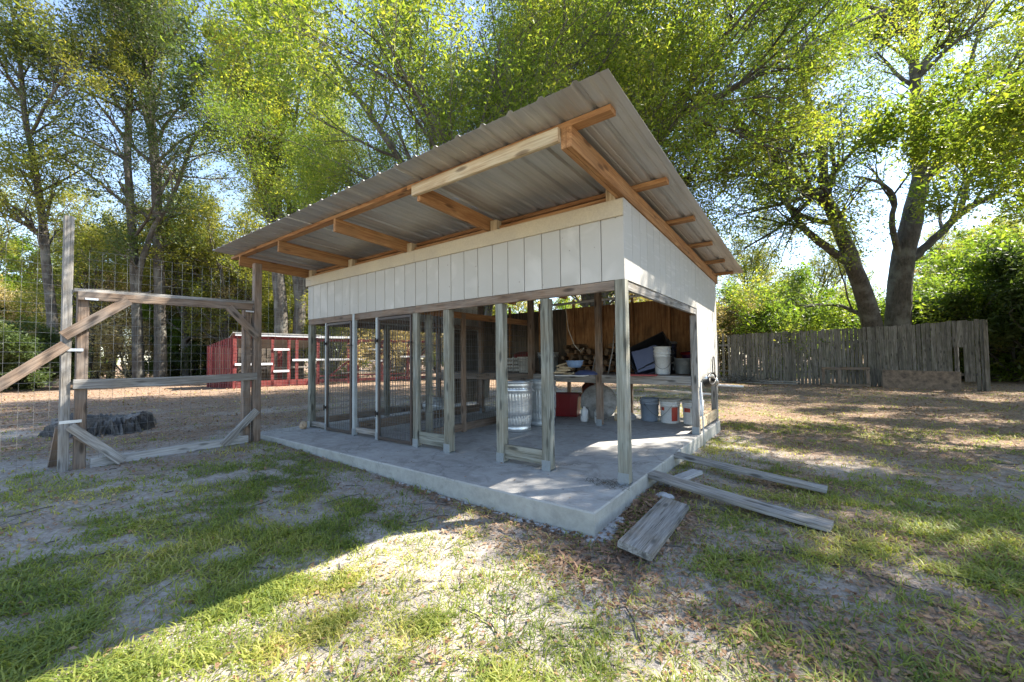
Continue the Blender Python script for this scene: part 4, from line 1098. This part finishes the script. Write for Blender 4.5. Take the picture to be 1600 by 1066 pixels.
# ------------------------------------------------------------------ trees
# ground spots kept sunlit by leaving out crown twigs above them (centre x, y, half axes, share of twigs missing above)
CLEAR = [(-.3, -2.6, 1.75, 1.25, .97), (1.0, -1.75, .95, .6, .95), (3.0, .1, .8, .22, .9), (4.8, 4.6, .8, .35, .8), (3.3, 7.6, 1.3, .25, .8), (2.1, .85, .65, .38, 1), (1.35, 2.7, .9, .6, 1), (1.0, 6.3, 1.2, .5, .8), (3.4, 3.6, .6, .4, .7), (1.1, -2.0, .5, .35, .9), (3.1, 2.0, .5, .25, .7), (2.6, 9.5, 1.5, .3, .7), (-.6, 8.8, 1.2, .3, .7)]
def thin(tw, rr):
    keep = []
    for t in tw:
        m = t[len(t)//2]; gx_ = m[0]-SUNV.x/SUNV.z*(m[2]+.17); gy_ = m[1]-SUNV.y/SUNV.z*(m[2]+.17); ok = True
        for (cx, cy, ax, ay, pr_) in CLEAR:
            if ((gx_-cx)/ax)**2+((gy_-cy)/ay)**2 < 1 and rr.random() < pr_: ok = False
        if ok: keep.append(t)
    return keep

def vrot(d, ang, rr):
    """turn direction d by ang about a random axis square to it"""
    d = d/np.linalg.norm(d); r = np.array([rr.gauss(0, 1) for _ in range(3)]); r = r-d*(r@d); r = r/np.linalg.norm(r)
    return d*math.cos(ang)+r*math.sin(ang)

def grow(out, twigs, p, d, L, r, lvl, maxl, rr, nch, up=.05, ang=(.45, 1.05), droop=0.0):
    n = (6, 5, 4, 3)[min(lvl, 3)] if lvl < maxl else 3; step = L/n; pts = [p.copy()]; d = d/np.linalg.norm(d)
    for i in range(n):
        d = d+np.array([rr.gauss(0, .13), rr.gauss(0, .13), rr.gauss(0, .10)+up-droop*(lvl == maxl)]); d = d/np.linalg.norm(d)
        p = p+d*step; pts.append(p.copy())
    rad = [max(r*(1-.68*i/n), .003) for i in range(n+1)]
    out.append((pts, rad, 5 if lvl < 2 else 3))
    if lvl >= maxl: twigs.append(np.array(pts)); return
    kids(out, twigs, pts, rad, L, lvl, maxl, rr, nch, up, ang, droop, .25)

def kids(out, twigs, pts, rad, L, lvl, maxl, rr, nch, up, ang, droop, t0=.25, clen=None, amin=0):
    n = len(pts)-1; c = nch[lvl]
    for k in range(c):
        t = t0+(1-t0)*(k+rr.random())/c; f = min(t*n, n-1e-3); i = int(f); q = pts[i]+(pts[i+1]-pts[i])*(f-i)
        dd = pts[i+1]-pts[i]; nd_ = vrot(dd, rr.uniform(*ang), rr)
        cl = clen if clen else L
        grow(out, twigs, q, nd_, cl*rr.uniform(.50, .78)*(1.1-.4*t), max(rad[i]*.5, .004), lvl+1, maxl, rr, nch, up, ang, droop)

def leaves_mesh(name, twigs, per, size, spread, seed, mat, flat=.6, aspect=.45, clump=.25):
    r = np.random.default_rng(seed); tw = np.array([t[[0, 1, 2, 3]] for t in twigs])
    N = len(tw); w_ = r.random(N)**.5*(1+clump); cnt = np.maximum((per*w_*1.35).astype(int), 2)
    ii = np.repeat(np.arange(N), cnt); M_ = len(ii)
    t = (r.random(M_)**.7)*2.999; k = t.astype(int); f = (t-k)[:, None]
    c = tw[ii, k]*(1-f)+tw[ii, k+1]*f + r.normal(0, spread, (M_, 3))
    a = r.normal(0, 1, (M_, 3)); a[:, 2] = a[:, 2]*flat-.35; a /= np.linalg.norm(a, axis=1)[:, None]
    b = np.cross(a, r.normal(0, 1, (M_, 3))+np.array([0, 0, .8])); b /= np.linalg.norm(b, axis=1)[:, None]
    s = size*(.6+.8*r.random(M_))[:, None]
    mid = np.cross(a, b)*s*.10
    v = np.stack([c-a*s*.55-b*s*.12, c+b*s*aspect*.62+mid, c+a*s*.62-b*s*.12], 1).reshape(-1, 3)
    F_ = np.arange(M_*3).reshape(-1, 3)
    me = mesh_np(name, v, F_); me.materials.append(mat); return me

def wood_mesh(name, out, mat):
    V, Fq, o = [], [], 0
    for pts, rad, sides in out:
        P_ = np.array(pts); n = len(P_); T = np.gradient(P_, axis=0); T /= np.linalg.norm(T, axis=1)[:, None]+1e-9
        ref = np.array([.3, .2, .93]) if abs(T[0][2]) < .9 else np.array([1., .1, 0])
        U = np.cross(T, ref); U /= np.linalg.norm(U, axis=1)[:, None]+1e-9; W_ = np.cross(T, U)
        a = np.arange(sides)*2*math.pi/sides; R_ = np.array(rad)[:, None, None]
        ring = P_[:, None, :]+(U[:, None, :]*np.cos(a)[None, :, None]+W_[:, None, :]*np.sin(a)[None, :, None])*R_
        V.append(ring.reshape(-1, 3)); ix = o+np.arange(n*sides).reshape(n, sides)
        nx_ = np.roll(ix, -1, 1); Fq.append(np.stack([ix[:-1], nx_[:-1], nx_[1:], ix[1:]], -1).reshape(-1, 4)); o += n*sides
    me = mesh_np(name, np.concatenate(V), np.concatenate(Fq), smooth=True); me.materials.append(mat); return me

def smooth_stem(pts, rad, sub=3, jit=.0, rr=None):
    """Catmull-Rom through the measured points"""
    P_ = [2*pts[0]-pts[1]]+list(pts)+[2*pts[-1]-pts[-2]]; o, q = [], []
    for i in range(1, len(P_)-2):
        for s in range(sub):
            t = s/sub; a, b, c, d = P_[i-1], P_[i], P_[i+1], P_[i+2]
            o.append(.5*((2*b)+(-a+c)*t+(2*a-5*b+4*c-d)*t*t+(-a+3*b-3*c+d)*t**3)); q.append(rad[i-1]*(1-t)+rad[i]*t)
    o.append(np.array(pts[-1])); q.append(rad[-1])
    if jit and rr:
        o = [p+np.array([rr.gauss(0, jit) for _ in range(3)]) if 0 < i < len(o)-1 else p for i, p in enumerate(o)]
    return o, q

def build_tree(name, label, stems, seed, bark, leafmat, nch=(7, 6, 5), maxl=3, per=40, size=.11, spread=.10, clen=3.0, cat="tree", group=None, up=.03, ang=(.45, 1.1), t0=.3, droop=0.0, moss=0, base=None, skip0=()):
    rr = random.Random(seed); out, tw = [], []
    for si, (pts, rad) in enumerate(stems):
        ps, rs = smooth_stem([np.array(p, float) for p in pts], rad, 3, .015, rr); out.append((ps, rs, 10))
        L = sum(np.linalg.norm(ps[i+1]-ps[i]) for i in range(len(ps)-1))
        c0 = dict(enumerate(nch)); n0 = max(2, int(nch[0]*L/5.0)); nn = (n0,)+tuple(nch[1:])
        kids(out, tw, ps, rs, L, 0, maxl, rr, nn, up, ang, droop, t0 if si not in skip0 else .75, clen)
    tw = thin(tw, rr)
    b = stems[0][0][0] if base is None else base
    t = thing(name, label, cat, (float(b[0]), float(b[1]), float(b[2])), group)
    off = np.array([t.location[0], t.location[1], t.location[2]])
    wm = wood_mesh("trunk", [([p-off for p in pts], rad, s) for pts, rad, s in out], bark)
    link("trunk", wm, t)
    lm = leaves_mesh("crown", [x-off for x in tw], per, size, spread, seed, leafmat)
    link("crown", lm, t)
    if moss:
        r = np.random.default_rng(seed+1); V, Fq = [], []; o = 0
        sel = r.integers(0, len(tw), moss)
        for i in sel:
            p = tw[i][r.integers(0, 3)]-off
            for k in range(7):
                q = p+r.normal(0, .07, 3)*np.array([1, 1, .2]); Lm = .15+.5*r.random()
                a = r.random()*6.28; dx = np.array([math.cos(a), math.sin(a), 0])*.006; sw = np.array([r.normal(0, .03), r.normal(0, .03), 0])
                V += [q-dx, q+dx, q+dx*1.2+sw-[0, 0, Lm*.5], q-dx*1.2+sw-[0, 0, Lm*.5], q+dx*.2-[0, 0, Lm], q-dx*.2-[0, 0, Lm]]
                Fq += [(o, o+1, o+2, o+3), (o+3, o+2, o+4, o+5)]; o += 6
        me = mesh_np("hanging_moss", np.array(V), np.array(Fq)); me.materials.append(L_MOSS); link("hanging_moss", me, t)['kind'] = 'stuff'
    return t

def S(lst, k=1.0):
    """(px, py, depth, radius) -> stem"""
    return [at(a, b, c*k) for a, b, c, r in lst], [r*k for a, b, c, r in lst]

# the big spreading oak behind the picket fence
oak = [S([(1400, 612, 17.6, .62), (1402, 510, 17.5, .50), (1408, 420, 17.4, .46), (1424, 345, 17.2, .42), (1438, 275, 17.0, .31), (1431, 200, 16.8, .24), (1431, 137, 16.5, .20), (1428, 40, 16.2, .15), (1432, -80, 16, .09)]),
       S([(1374, 612, 17.6, .5), (1362, 504, 17.4, .41), (1336, 420, 17.0, .34), (1310, 357, 16.5, .29), (1289, 310, 15.9, .23), (1257, 294, 15.2, .18), (1226, 263, 14.4, .14), (1194, 231, 13.5, .11), (1150, 185, 12.5, .08), (1105, 140, 11.5, .05)]),
       S([(1300, 335, 16.3, .22), (1290, 300, 16.2, .19), (1284, 242, 16, .17), (1268, 180, 15.8, .14), (1252, 115, 15.5, .11), (1240, 50, 15.2, .08), (1232, -40, 15, .04)]),
       S([(1322, 408, 16.8, .20), (1290, 385, 16.8, .18), (1262, 362, 16.9, .15), (1236, 330, 17, .12), (1212, 273, 17.2, .09), (1202, 200, 17.4, .06), (1192, 95, 17.5, .03)]),
       S([(1352, 500, 17.4, .13), (1341, 490, 17.6, .10), (1315, 478, 18, .08), (1273, 478, 18.4, .06), (1240, 486, 18.8, .03)]),
       S([(1440, 285, 17, .27), (1473, 247, 16.8, .23), (1515, 200, 16.3, .19), (1557, 168, 15.6, .15), (1610, 140, 15, .11), (1690, 100, 14.5, .06)]),
       S([(1424, 405, 17.3, .20), (1450, 382, 17.2, .18), (1473, 362, 17, .17), (1504, 331, 16.6, .15), (1546, 308, 16.1, .12), (1600, 279, 15.5, .09), (1680, 230, 15, .05)]),
       S([(1500, 336, 16.7, .12), (1508, 298, 16.8, .11), (1525, 263, 17, .09), (1546, 235, 17.2, .07), (1575, 170, 17.5, .04)]),
       S([(1438, 225, 16.9, .14), (1465, 205, 16.8, .12), (1494, 194, 16.6, .11), (1536, 173, 16.2, .09), (1560, 140, 16, .08), (1600, 63, 15.5, .05), (1640, -10, 15, .03)]),
       S([(1405, 400, 17.3, .14), (1394, 350, 17, .12), (1397, 308, 16.8, .10), (1372, 284, 16.5, .07), (1335, 276, 16, .04)]),
       S([(1462, 250, 17, .17), (1482, 200, 17.4, .14), (1500, 150, 17.8, .11), (1522, 80, 18.2, .08), (1545, -10, 18.5, .04)]),
       S([(1257, 294, 15.2, .10), (1200, 275, 14.6, .07), (1150, 275, 14.2, .05), (1090, 285, 14, .03)]),
       S([(1425, 60, 16.2, .12), (1370, 15, 15, .09), (1300, -20, 13.5, .06), (1220, -60, 12, .04)])]
oak = [(p_, [r_*.88 for r_ in q_]) for p_, q_ in oak]
build_tree("oak_tree", "massive dark multi-trunked live oak spreading behind the right board fence", oak, 101, B_OAK, L_OAK,
           nch=(7, 6, 5), maxl=3, per=24, size=.11, spread=.18, clen=4.6, moss=420, skip0=(0,))

# two broad spring-green trees rising behind the shed
def radial(base, h0, nl, R, H, seed, r0, tilt=0.0, el=(.35, 1.25)):
    rr = random.Random(seed); b = np.array(base, float); top = b+np.array([.2, .1, h0]); st = [([b, b+(top-b)*.5+np.array([.08, .05, 0]), top], [r0, r0*.85, r0*.7])]
    for i in range(nl):
        a = 2*math.pi*i/nl+rr.uniform(-.25, .25); e = rr.uniform(*el); s = top-np.array([0, 0, rr.uniform(0, h0*.3)])
        d = np.array([math.cos(a)*math.cos(e)*R, math.sin(a)*math.cos(e)*R, math.sin(e)*H])
        pts = [s, s+d*.3+np.array([0, 0, .25]), s+d*.62+np.array([rr.gauss(0, .4), rr.gauss(0, .4), .5]), s+d+np.array([rr.gauss(0, .5), rr.gauss(0, .5), .3])]
        st.append((pts, [r0*.42, r0*.32, r0*.2, r0*.06]))
    return st
pA = at(745, 560, 11.5); pB = at(925, 560, 13.0)
stA = radial((pA[0], pA[1], -.3), 3.6, 10, 6.2, 8.5, 5, .30)
stB = radial((pB[0], pB[1], -.3), 4.0, 9, 6.0, 9.0, 6, .32)
stB.append(S([(985, 300, 11.5, .15), (1030, 205, 10.5, .12), (1090, 165, 10.2, .10), (1140, 142, 10.2, .08), (1250, 78, 10.6, .06), (1385, 15, 11, .03)]))
build_tree("broadleaf_tree", "dense spring-green tree arching directly above the shed roof's left half", stA, 201, B_GREY, L_BIG,
           nch=(8, 7, 6), maxl=3, per=60, size=.060, spread=.17, clen=4.6, up=.06, ang=(.4, .95))
build_tree("broadleaf_tree", "tall green tree behind the shed's right end with long dark limb reaching right", stB, 202, B_GREY, L_BIG,
           nch=(8, 7, 5), maxl=3, per=44, size=.078, spread=.17, clen=4.6, up=.05, ang=(.4, 1.0))

# slim trees on the left
build_tree("slim_tree", "slim leaning tree at far left behind the wire fence", [S([(86, 612, 14, .16), (80, 500, 14, .14), (72, 400, 14, .12), (60, 300, 13.9, .10), (42, 200, 13.8, .08), (30, 100, 13.6, .06), (12, -20, 13.4, .03)], 1.45),
            S([(70, 380, 14, .06), (30, 330, 13.5, .045), (-20, 300, 13, .03)], 1.45), S([(45, 215, 13.8, .05), (80, 150, 13.4, .04), (130, 80, 13, .02)], 1.45)], 301, B_GREY, L_YEL,
           nch=(7, 6, 4), maxl=3, per=26, size=.14, spread=.22, clen=4.6)
build_tree("slim_tree", "forked slim tree standing left of the pair behind the gate", [S([(217, 612, 15.5, .20), (214, 500, 15.5, .165), (208, 390, 15.5, .14), (200, 250, 15.4, .115), (203, 150, 15.3, .10), (207, 95, 15.3, .085), (190, 50, 15.2, .06), (165, -20, 15, .03)], 1.42),
            S([(207, 100, 15.3, .06), (222, 60, 15.3, .05), (240, 0, 15.2, .03)], 1.42), S([(224, 400, 15.3, .10), (240, 355, 15.2, .085), (265, 318, 15.1, .075), (285, 265, 15, .065), (300, 225, 14.9, .055), (325, 190, 14.8, .045), (345, 150, 14.7, .035), (355, 95, 14.6, .02)], 1.42),
            S([(200, 175, 15.3, .05), (150, 150, 14.8, .04), (90, 130, 14.2, .03), (20, 115, 13.6, .015)], 1.42), S([(214, 500, 15.5, .10), (216, 440, 15.4, .10), (224, 400, 15.3, .10)], 1.42)], 302, B_GREY, L_DARK,
           nch=(7, 6, 4), maxl=3, per=34, size=.13, spread=.22, clen=4.8, up=.02)
build_tree("slim_tree", "straight pale-barked tree right of the forked one behind the gate", [S([(250, 612, 16.5, .24), (250, 500, 16.5, .20), (248, 390, 16.5, .185), (241, 240, 16.4, .165), (232, 150, 16.3, .145), (226, 80, 16.2, .12), (222, 0, 16.2, .09), (220, -90, 16, .05)], 1.36),
            S([(240, 185, 16.3, .07), (205, 150, 16, .05), (170, 120, 15.6, .035), (110, 70, 15, .02)], 1.36), S([(244, 255, 16.4, .06), (275, 225, 16.2, .05), (310, 205, 16, .035), (350, 195, 15.7, .02)], 1.36),
            S([(228, 95, 16.2, .06), (265, 60, 16, .05), (310, 10, 15.6, .03)], 1.36)], 303, B_GREY, L_DARK,
           nch=(7, 6, 4), maxl=3, per=34, size=.13, spread=.22, clen=4.8, up=.03)
build_tree("clump_tree", "light green multi-stemmed tree rising behind the roof's left corner", [S([(441, 612, 13.5, .24), (439, 500, 13.5, .21), (434, 420, 13.5, .18), (428, 340, 13.5, .12), (410, 250, 13.4, .09), (398, 160, 13.3, .06), (385, 50, 13.2, .03)], 1.52),
            S([(436, 430, 13.5, .13), (436, 330, 13.4, .10), (432, 240, 13.3, .08), (436, 150, 13.2, .06), (440, 30, 13.1, .03)], 1.52),
            S([(463, 612, 13.8, .22), (468, 500, 13.8, .19), (474, 420, 13.8, .15), (480, 340, 13.7, .11), (500, 250, 13.6, .07), (520, 170, 13.5, .04)], 1.52),
            S([(467, 480, 13.8, .12), (458, 400, 13.7, .10), (452, 320, 13.6, .08), (456, 230, 13.5, .06), (470, 130, 13.4, .03)], 1.52),
            S([(430, 350, 13.5, .08), (400, 280, 13.2, .06), (375, 210, 13, .045), (360, 130, 12.8, .02)], 1.52)], 304, B_GREY, L_LIGHT,
           nch=(6, 6, 5), maxl=3, per=34, size=.115, spread=.2, clen=4.4, up=.12, ang=(.3, .75))
# tree standing outside the picture on the right: its shade falls over the lawn
build_tree("broadleaf_tree", "leafy tree standing out on the lawn right of the shed, casting dappled shade", radial((6.5, 6.3, -.3), 4.2, 8, 3.6, 5.0, 31, .26, el=(.1, 1.2)), 401, B_OAK, L_BIG,
           nch=(6, 6, 4), maxl=3, per=110, size=.105, spread=.18, clen=3.4)

build_tree("broadleaf_tree", "leafy tree added right of the yard to shade the ground before the board fence", radial((9.2, 14.4, -.3), 4.6, 8, 4.2, 5.5, 33, .28, el=(.1, 1.2)), 402, B_OAK, L_OAK,  # off-frame tree, added for the dappled shade its crown throws on the yard
           nch=(6, 6, 4), maxl=3, per=70, size=.11, spread=.16, clen=3.4)

# shared background tree and bush kinds
def kind_tree(seed, H, R, mat, bark, per, size, nl=7, nch=(6, 5, 3), el=(.3, 1.3), h0=.3, cf=.55):
    st = radial((0, 0, -.2), H*h0, nl, R, H*(1-h0), seed, .06+.012*H, el=el)
    rr = random.Random(seed); out, tw = [], []
    for pts, rad in st:
        ps, rs = smooth_stem([np.array(p, float) for p in pts], rad, 3); out.append((ps, rs, 6)); L = 5
        kids(out, tw, ps, rs, L, 0, len(nch), rr, nch, .04, (.4, 1.1), 0, .3, R*cf)
    return wood_mesh("trunk", out, bark), leaves_mesh("crown", tw, per, size, .16, seed, mat)
KT = [kind_tree(51, 12, 4.0, L_BUSH, B_GREY, 46, .19, 9, (6, 5, 4), (.1, 1.3), .14), kind_tree(52, 11, 3.6, L_TAN, B_GREY, 18, .16, 9, (6, 5, 4), (.1, 1.3), .12), kind_tree(53, 13, 4.2, L_DARK, B_OAK, 46, .19, 9, (6, 5, 4), (.1, 1.3), .14)]
KT.append(kind_tree(54, 16, 3.4, L_YEL, B_GREY, 16, .15, 9, (7, 5, 4), (.2, 1.5), .42, 1.15))
KB = [kind_tree(61, 4.6, 2.6, L_BUSH, B_GREY, 17, .12, 11, (6, 5, 3), (.2, 1.4), .08), kind_tree(62, 4.8, 2.6, L_TAN, B_GREY, 12, .10, 11, (6, 5, 3), (.2, 1.4), .08),
      kind_tree(63, 3.6, 2.4, L_DARK, B_GREY, 32, .12, 11, (6, 5, 3), (.2, 1.4), .08), kind_tree(64, 4.8, 2.4, L_YEL, B_GREY, 18, .11, 11, (6, 5, 3), (.2, 1.4), .08)]
def place(kind, name, label, cat, x, y, s, rz, group, sz=None):
    wm, lm = kind
    t = thing(name, label, cat, (x, y, -.2), group, rz); t.scale = (s, s, sz or s); PLACED.append((label, math.atan2((np.array([x, y])-CAM[:2])@RT[:2], (np.array([x, y])-CAM[:2])@FWD[:2]), t))
    a = bpy.data.objects.new("trunk", wm); COL.objects.link(a); a.parent = t
    b = bpy.data.objects.new("crown", lm); COL.objects.link(b); b.parent = t
rr = random.Random(77)
ORD = "first second third fourth fifth sixth seventh eighth ninth tenth eleventh twelfth thirteenth fourteenth fifteenth sixteenth seventeenth eighteenth nineteenth twentieth twenty-first twenty-second twenty-third twenty-fourth twenty-fifth twenty-sixth twenty-seventh twenty-eighth twenty-ninth thirtieth thirty-first thirty-second thirty-third thirty-fourth".split()
TL = ["green tree in the far woods", "dry tan tree in the far woods", "dark tree in the far woods", "tall slim tree with high thin crown in far woods"]
TG = ["green woodland trees in the distance", "tan woodland trees in the distance", "dark woodland trees in the distance", "tall slim woodland trees in the distance"]
BL = ["bright green bush at the wood's edge", "dry tan brush at the wood's edge", "dark leafy bush at the wood's edge", "yellow green bush at the wood's edge"]
PLACED = []
BG = ["green bushes at the edge of the woods", "tan brush at the edge of the woods", "dark bushes at the edge of the woods", "yellow green bushes at the edge of the woods"]
for i in range(52):
    px = -170+i*37+rr.uniform(-18, 18); d = rr.uniform(27, 48); p = at(px, 560, d)
    k = rr.choice((0, 1, 1, 3, 3, 3)) if px < 480 else (rr.choice((0, 0, 3)) if px > 1450 else rr.choice((0, 3, 1)))
    s = rr.uniform(.65, 1.05)
    if 1050 < px < 1420: s *= .75
    place(KT[k], "woodland_tree", TL[k], "tree", p[0], p[1], s, rr.uniform(0, 6), TG[k])
for i in range(30):
    px = -120+i*64+rr.uniform(-20, 20); d = rr.uniform(25, 31) if px < 480 else rr.uniform(21, 27); p = at(px, 560, d)
    k = rr.choice((1, 1, 1, 3)) if px < 500 else rr.choice((0, 1, 3))
    place(KB[k], "bush", BL[k], "bush", p[0], p[1], rr.uniform(.8, 1.25)*(1.35 if px < 450 else 1), rr.uniform(0, 6), BG[k])
for (px, d, s) in ((135, 24, .8), (172, 27, .9), (292, 25, .8), (322, 28, .95), (348, 24.5, .75), (388, 26, .9), (515, 24, .8), (1180, 27, .7), (1505, 23, .6)):
    p = at(px, 560, d); place(KT[3], "woodland_tree", TL[3], "tree", p[0], p[1], s, rr.uniform(0, 6), TG[3])
for (px, d, k, s) in ((30, 17.5, 2, .8), (-60, 15, 2, .9), (300, 26, 2, .9), (360, 26, 1, 1.2), (420, 26, 3, 1.0),
                      (1150, 23.5, 0, 1.15), (1215, 24, 3, 1.0), (1280, 24, 0, .9), (1330, 24, 3, .8), (1480, 19.5, 2, 1.15), (1530, 18.5, 0, 1.3), (1590, 17, 0, 1.4), (1640, 16, 2, 1.5), (1560, 21, 3, 1.5)):
    p = at(px, 560, d); place(KB[k], "bush", BL[k], "bush", p[0], p[1], s, rr.uniform(0, 6), BG[k])

for lb in set(p_[0] for p_ in PLACED):
    for k, (_, _, t) in enumerate(sorted((p_ for p_ in PLACED if p_[0] == lb), key=lambda q: q[1])):
        t['label'] = lb + ", " + ORD[min(k, 33)] + " from left"

# ------------------------------------------------------------------ grass, dead leaves, bark chips
def polar(n, r0, r1, seed, half=1.0):
    r = np.random.default_rng(seed); q = np.exp(r.uniform(math.log(r0), math.log(r1), n)); a = r.uniform(-half, half, n)
    return CAM[0]+q*(FWD[0]*np.cos(a)+RT[0]*np.sin(a)), CAM[1]+q*(FWD[1]*np.cos(a)+RT[1]*np.sin(a)), q, r
def not_slab(x, y, m=.03): return ~((x > -5.42-m) & (x < m) & (y > -.66-m) & (y < 4.12+m))

def grass():
    V, Fq = [], []; o = 0
    x, y, q, r = polar(120000, .9, 22, 1001, .98)
    den = f_grass(x, y); keep = (r.random(len(x)) < den*.93+.015) & not_slab(x, y, .05); x, y, q = x[keep], y[keep], q[keep]
    nb = np.clip((10-q*.5)*r.uniform(.5, 1.3, len(x)), 3, 12).astype(int); ii = np.repeat(np.arange(len(x)), nb); M_ = len(ii)
    rad = .045*(1+.03*q[ii]); bx_ = x[ii]+r.normal(0, 1, M_)*rad*.8; by_ = y[ii]+r.normal(0, 1, M_)*rad*.8
    ok = not_slab(bx_, by_, .01); bx_, by_, ii = bx_[ok], by_[ok], ii[ok]; M_ = len(ii)
    bz = gz(bx_, by_)-.004
    hs = (.8+.5*vnoise(bx_, by_, .7, 4)); h = (.010+.040*r.random(M_)**1.7)*hs; L = h*(1.2+1.1*r.random(M_))
    a = r.random(M_)*6.283; lean = .35+1.1*r.random(M_); w_ = (.0013+.0017*r.random(M_))*(1+.11*q[ii])
    d = np.stack([np.cos(a), np.sin(a)], -1); sd = np.stack([-d[:, 1], d[:, 0]], -1)
    def P_(t, up): return np.stack([bx_+d[:, 0]*L*t*lean, by_+d[:, 1]*L*t*lean, bz+h*up], -1)
    def sw(p, k): s = np.zeros_like(p); s[:, :2] = sd*(w_*k)[:, None]; return s
    p0, p1, p2 = P_(0, 0), P_(.4, .72), P_(1.0, .9)
    v = np.stack([p0-sw(p0, 1), p0+sw(p0, 1), p1+sw(p1, .9), p1-sw(p1, .9), p2], 1)
    ix = np.arange(M_)[:, None]*5
    tri = np.concatenate([ix+[0, 1, 2], ix+[0, 2, 3], ix+[3, 2, 4]], 0)
    me = mesh_np("grass", v.reshape(-1, 3), tri); me.materials.append(G_BLADE)
    tag(link("grass", me), "thin patchy green lawn grass", None, kind="stuff")
    return M_
ng = grass()

def flakes(name, n, r0, r1, seed, fn, mat, s0, s1, lab, lift=.004, curl=.3, asp=.5, sl=False):
    x, y, q, r = polar(n, r0, r1, seed, .98); den = fn(x, y); k = (r.random(len(x)) < den)
    if not sl: k &= not_slab(x, y, .01)
    x, y, q = x[k], y[k], q[k]; M_ = len(x)
    z = gz(x, y)+lift*r.random(M_)*2+.003; s = (s0+(s1-s0)*r.random(M_)**1.5)*(1+.09*q)
    a = r.random(M_)*6.283; tz = r.normal(0, curl, M_); ux = np.stack([np.cos(a), np.sin(a), tz], -1); tw_ = r.normal(0, curl, M_); uy = np.stack([-np.sin(a), np.cos(a), tw_], -1)
    c = np.stack([x, y, z+s*.12], -1); S_ = s[:, None]; up_ = np.zeros((M_, 3)); up_[:, 2] = s*.16*r.random(M_)
    v = np.stack([c-ux*S_*.5, c+uy*S_*asp*.5+up_, c+ux*S_*.5, c-uy*S_*asp*.5+up_], 1).reshape(-1, 3)
    me = mesh_np(name, v, np.arange(M_*4).reshape(-1, 4)); me.materials.append(mat)
    tag(link(name, me), lab, None, kind="stuff"); return M_
nl = flakes("leaf_litter", 170000, .9, 24, 2001, lambda x, y: np.clip(.06+f_litter(x, y)*.8, 0, 1), G_DRY, .009, .034, "scattered dry brown leaves on the ground")
def chips(x, y): return np.clip(.8*np.exp(-(((x-.20)/.22)**2+((y-.0)/.6)**2))+.5*np.exp(-(((x+.0)/.45)**2+((y+.95)/.2)**2)), 0, 1)
def chipcloud():
    r = np.random.default_rng(9); n = 9000; x = r.uniform(-.6, .9, n); y = r.uniform(-1.4, 1.6, n); k = (r.random(n) < chips(x, y)) & not_slab(x, y, .004)
    x, y = x[k], y[k]; M_ = len(x); a = r.random(M_)*6.283; s = .018+.05*r.random(M_)**2
    z = gz(x, y)+.004+.012*r.random(M_)
    ux = np.stack([np.cos(a), np.sin(a), r.normal(0, .35, M_)], -1); uy = np.stack([-np.sin(a), np.cos(a), r.normal(0, .5, M_)], -1); c = np.stack([x, y, z+.006], -1); S_ = s[:, None]
    v = np.stack([c-ux*S_*.5-uy*S_*.09, c-ux*S_*.5+uy*S_*.09, c+ux*S_*.5+uy*S_*.12, c+ux*S_*.5-uy*S_*.12], 1).reshape(-1, 3)
    me = mesh_np("bark_chips", v, np.arange(M_*4).reshape(-1, 4)); me.materials.append(G_CHIP); tag(link("bark_chips", me), "reddish bark chips heaped beside the slab corner", None, kind="stuff")
chipcloud()
# few leaves blown onto the slab
def slab_leaves():
    r = np.random.default_rng(12); n = 170; x = -5.2*r.random(n)**1.2; y = np.where(r.random(n) < .5, -.6+r.random(n)*.7, r.random(n)*3.6); M_ = n
    a = r.random(M_)*6.283; s = .012+.03*r.random(M_)**2
    ux = np.stack([np.cos(a), np.sin(a), r.normal(0, .1, M_)], -1); uy = np.stack([-np.sin(a), np.cos(a), r.normal(0, .3, M_)], -1); c = np.stack([x, y, np.full(M_, .008)], -1); S_ = s[:, None]
    v = np.stack([c-ux*S_*.5, c+uy*S_*.2, c+ux*S_*.5, c-uy*S_*.2], 1).reshape(-1, 3)
    me = mesh_np("slab_leaves", v, np.arange(M_*4).reshape(-1, 4)); me.materials.append(G_CHIP); tag(link("slab_leaves", me), "few dry leaves blown onto the concrete slab", None, kind="stuff")
slab_leaves()
def ground_twigs():
    r = np.random.default_rng(44); q = GB(); x, y, dd, r = polar(420, 1.0, 12, 45, .95); k = not_slab(x, y, .05); x, y = x[k], y[k]
    for a, b_ in zip(x, y):
        th = r.random()*6.28; L = .05+.28*r.random()**2; p = []
        for i in range(4):
            th += r.normal(0, .25); p.append((a, b_, float(gz(a, b_))+.006+.008*r.random())); a += L/3*math.cos(th); b_ += L/3*math.sin(th)
        q.tube(p, .0016+.0028*r.random(), 4)
    tag(q.build("fallen_twigs", None, B_OAK), "thin dark twigs scattered over the lawn", None, kind="stuff")
ground_twigs()
tot = sum(len(o.data.loops)-2*len(o.data.polygons) for o in {o.data.name: o for o in SC.objects if o.type == 'MESH'}.values())
print("TRIS", tot, "grass blades", ng, "litter", nl, "objects", len(SC.objects))
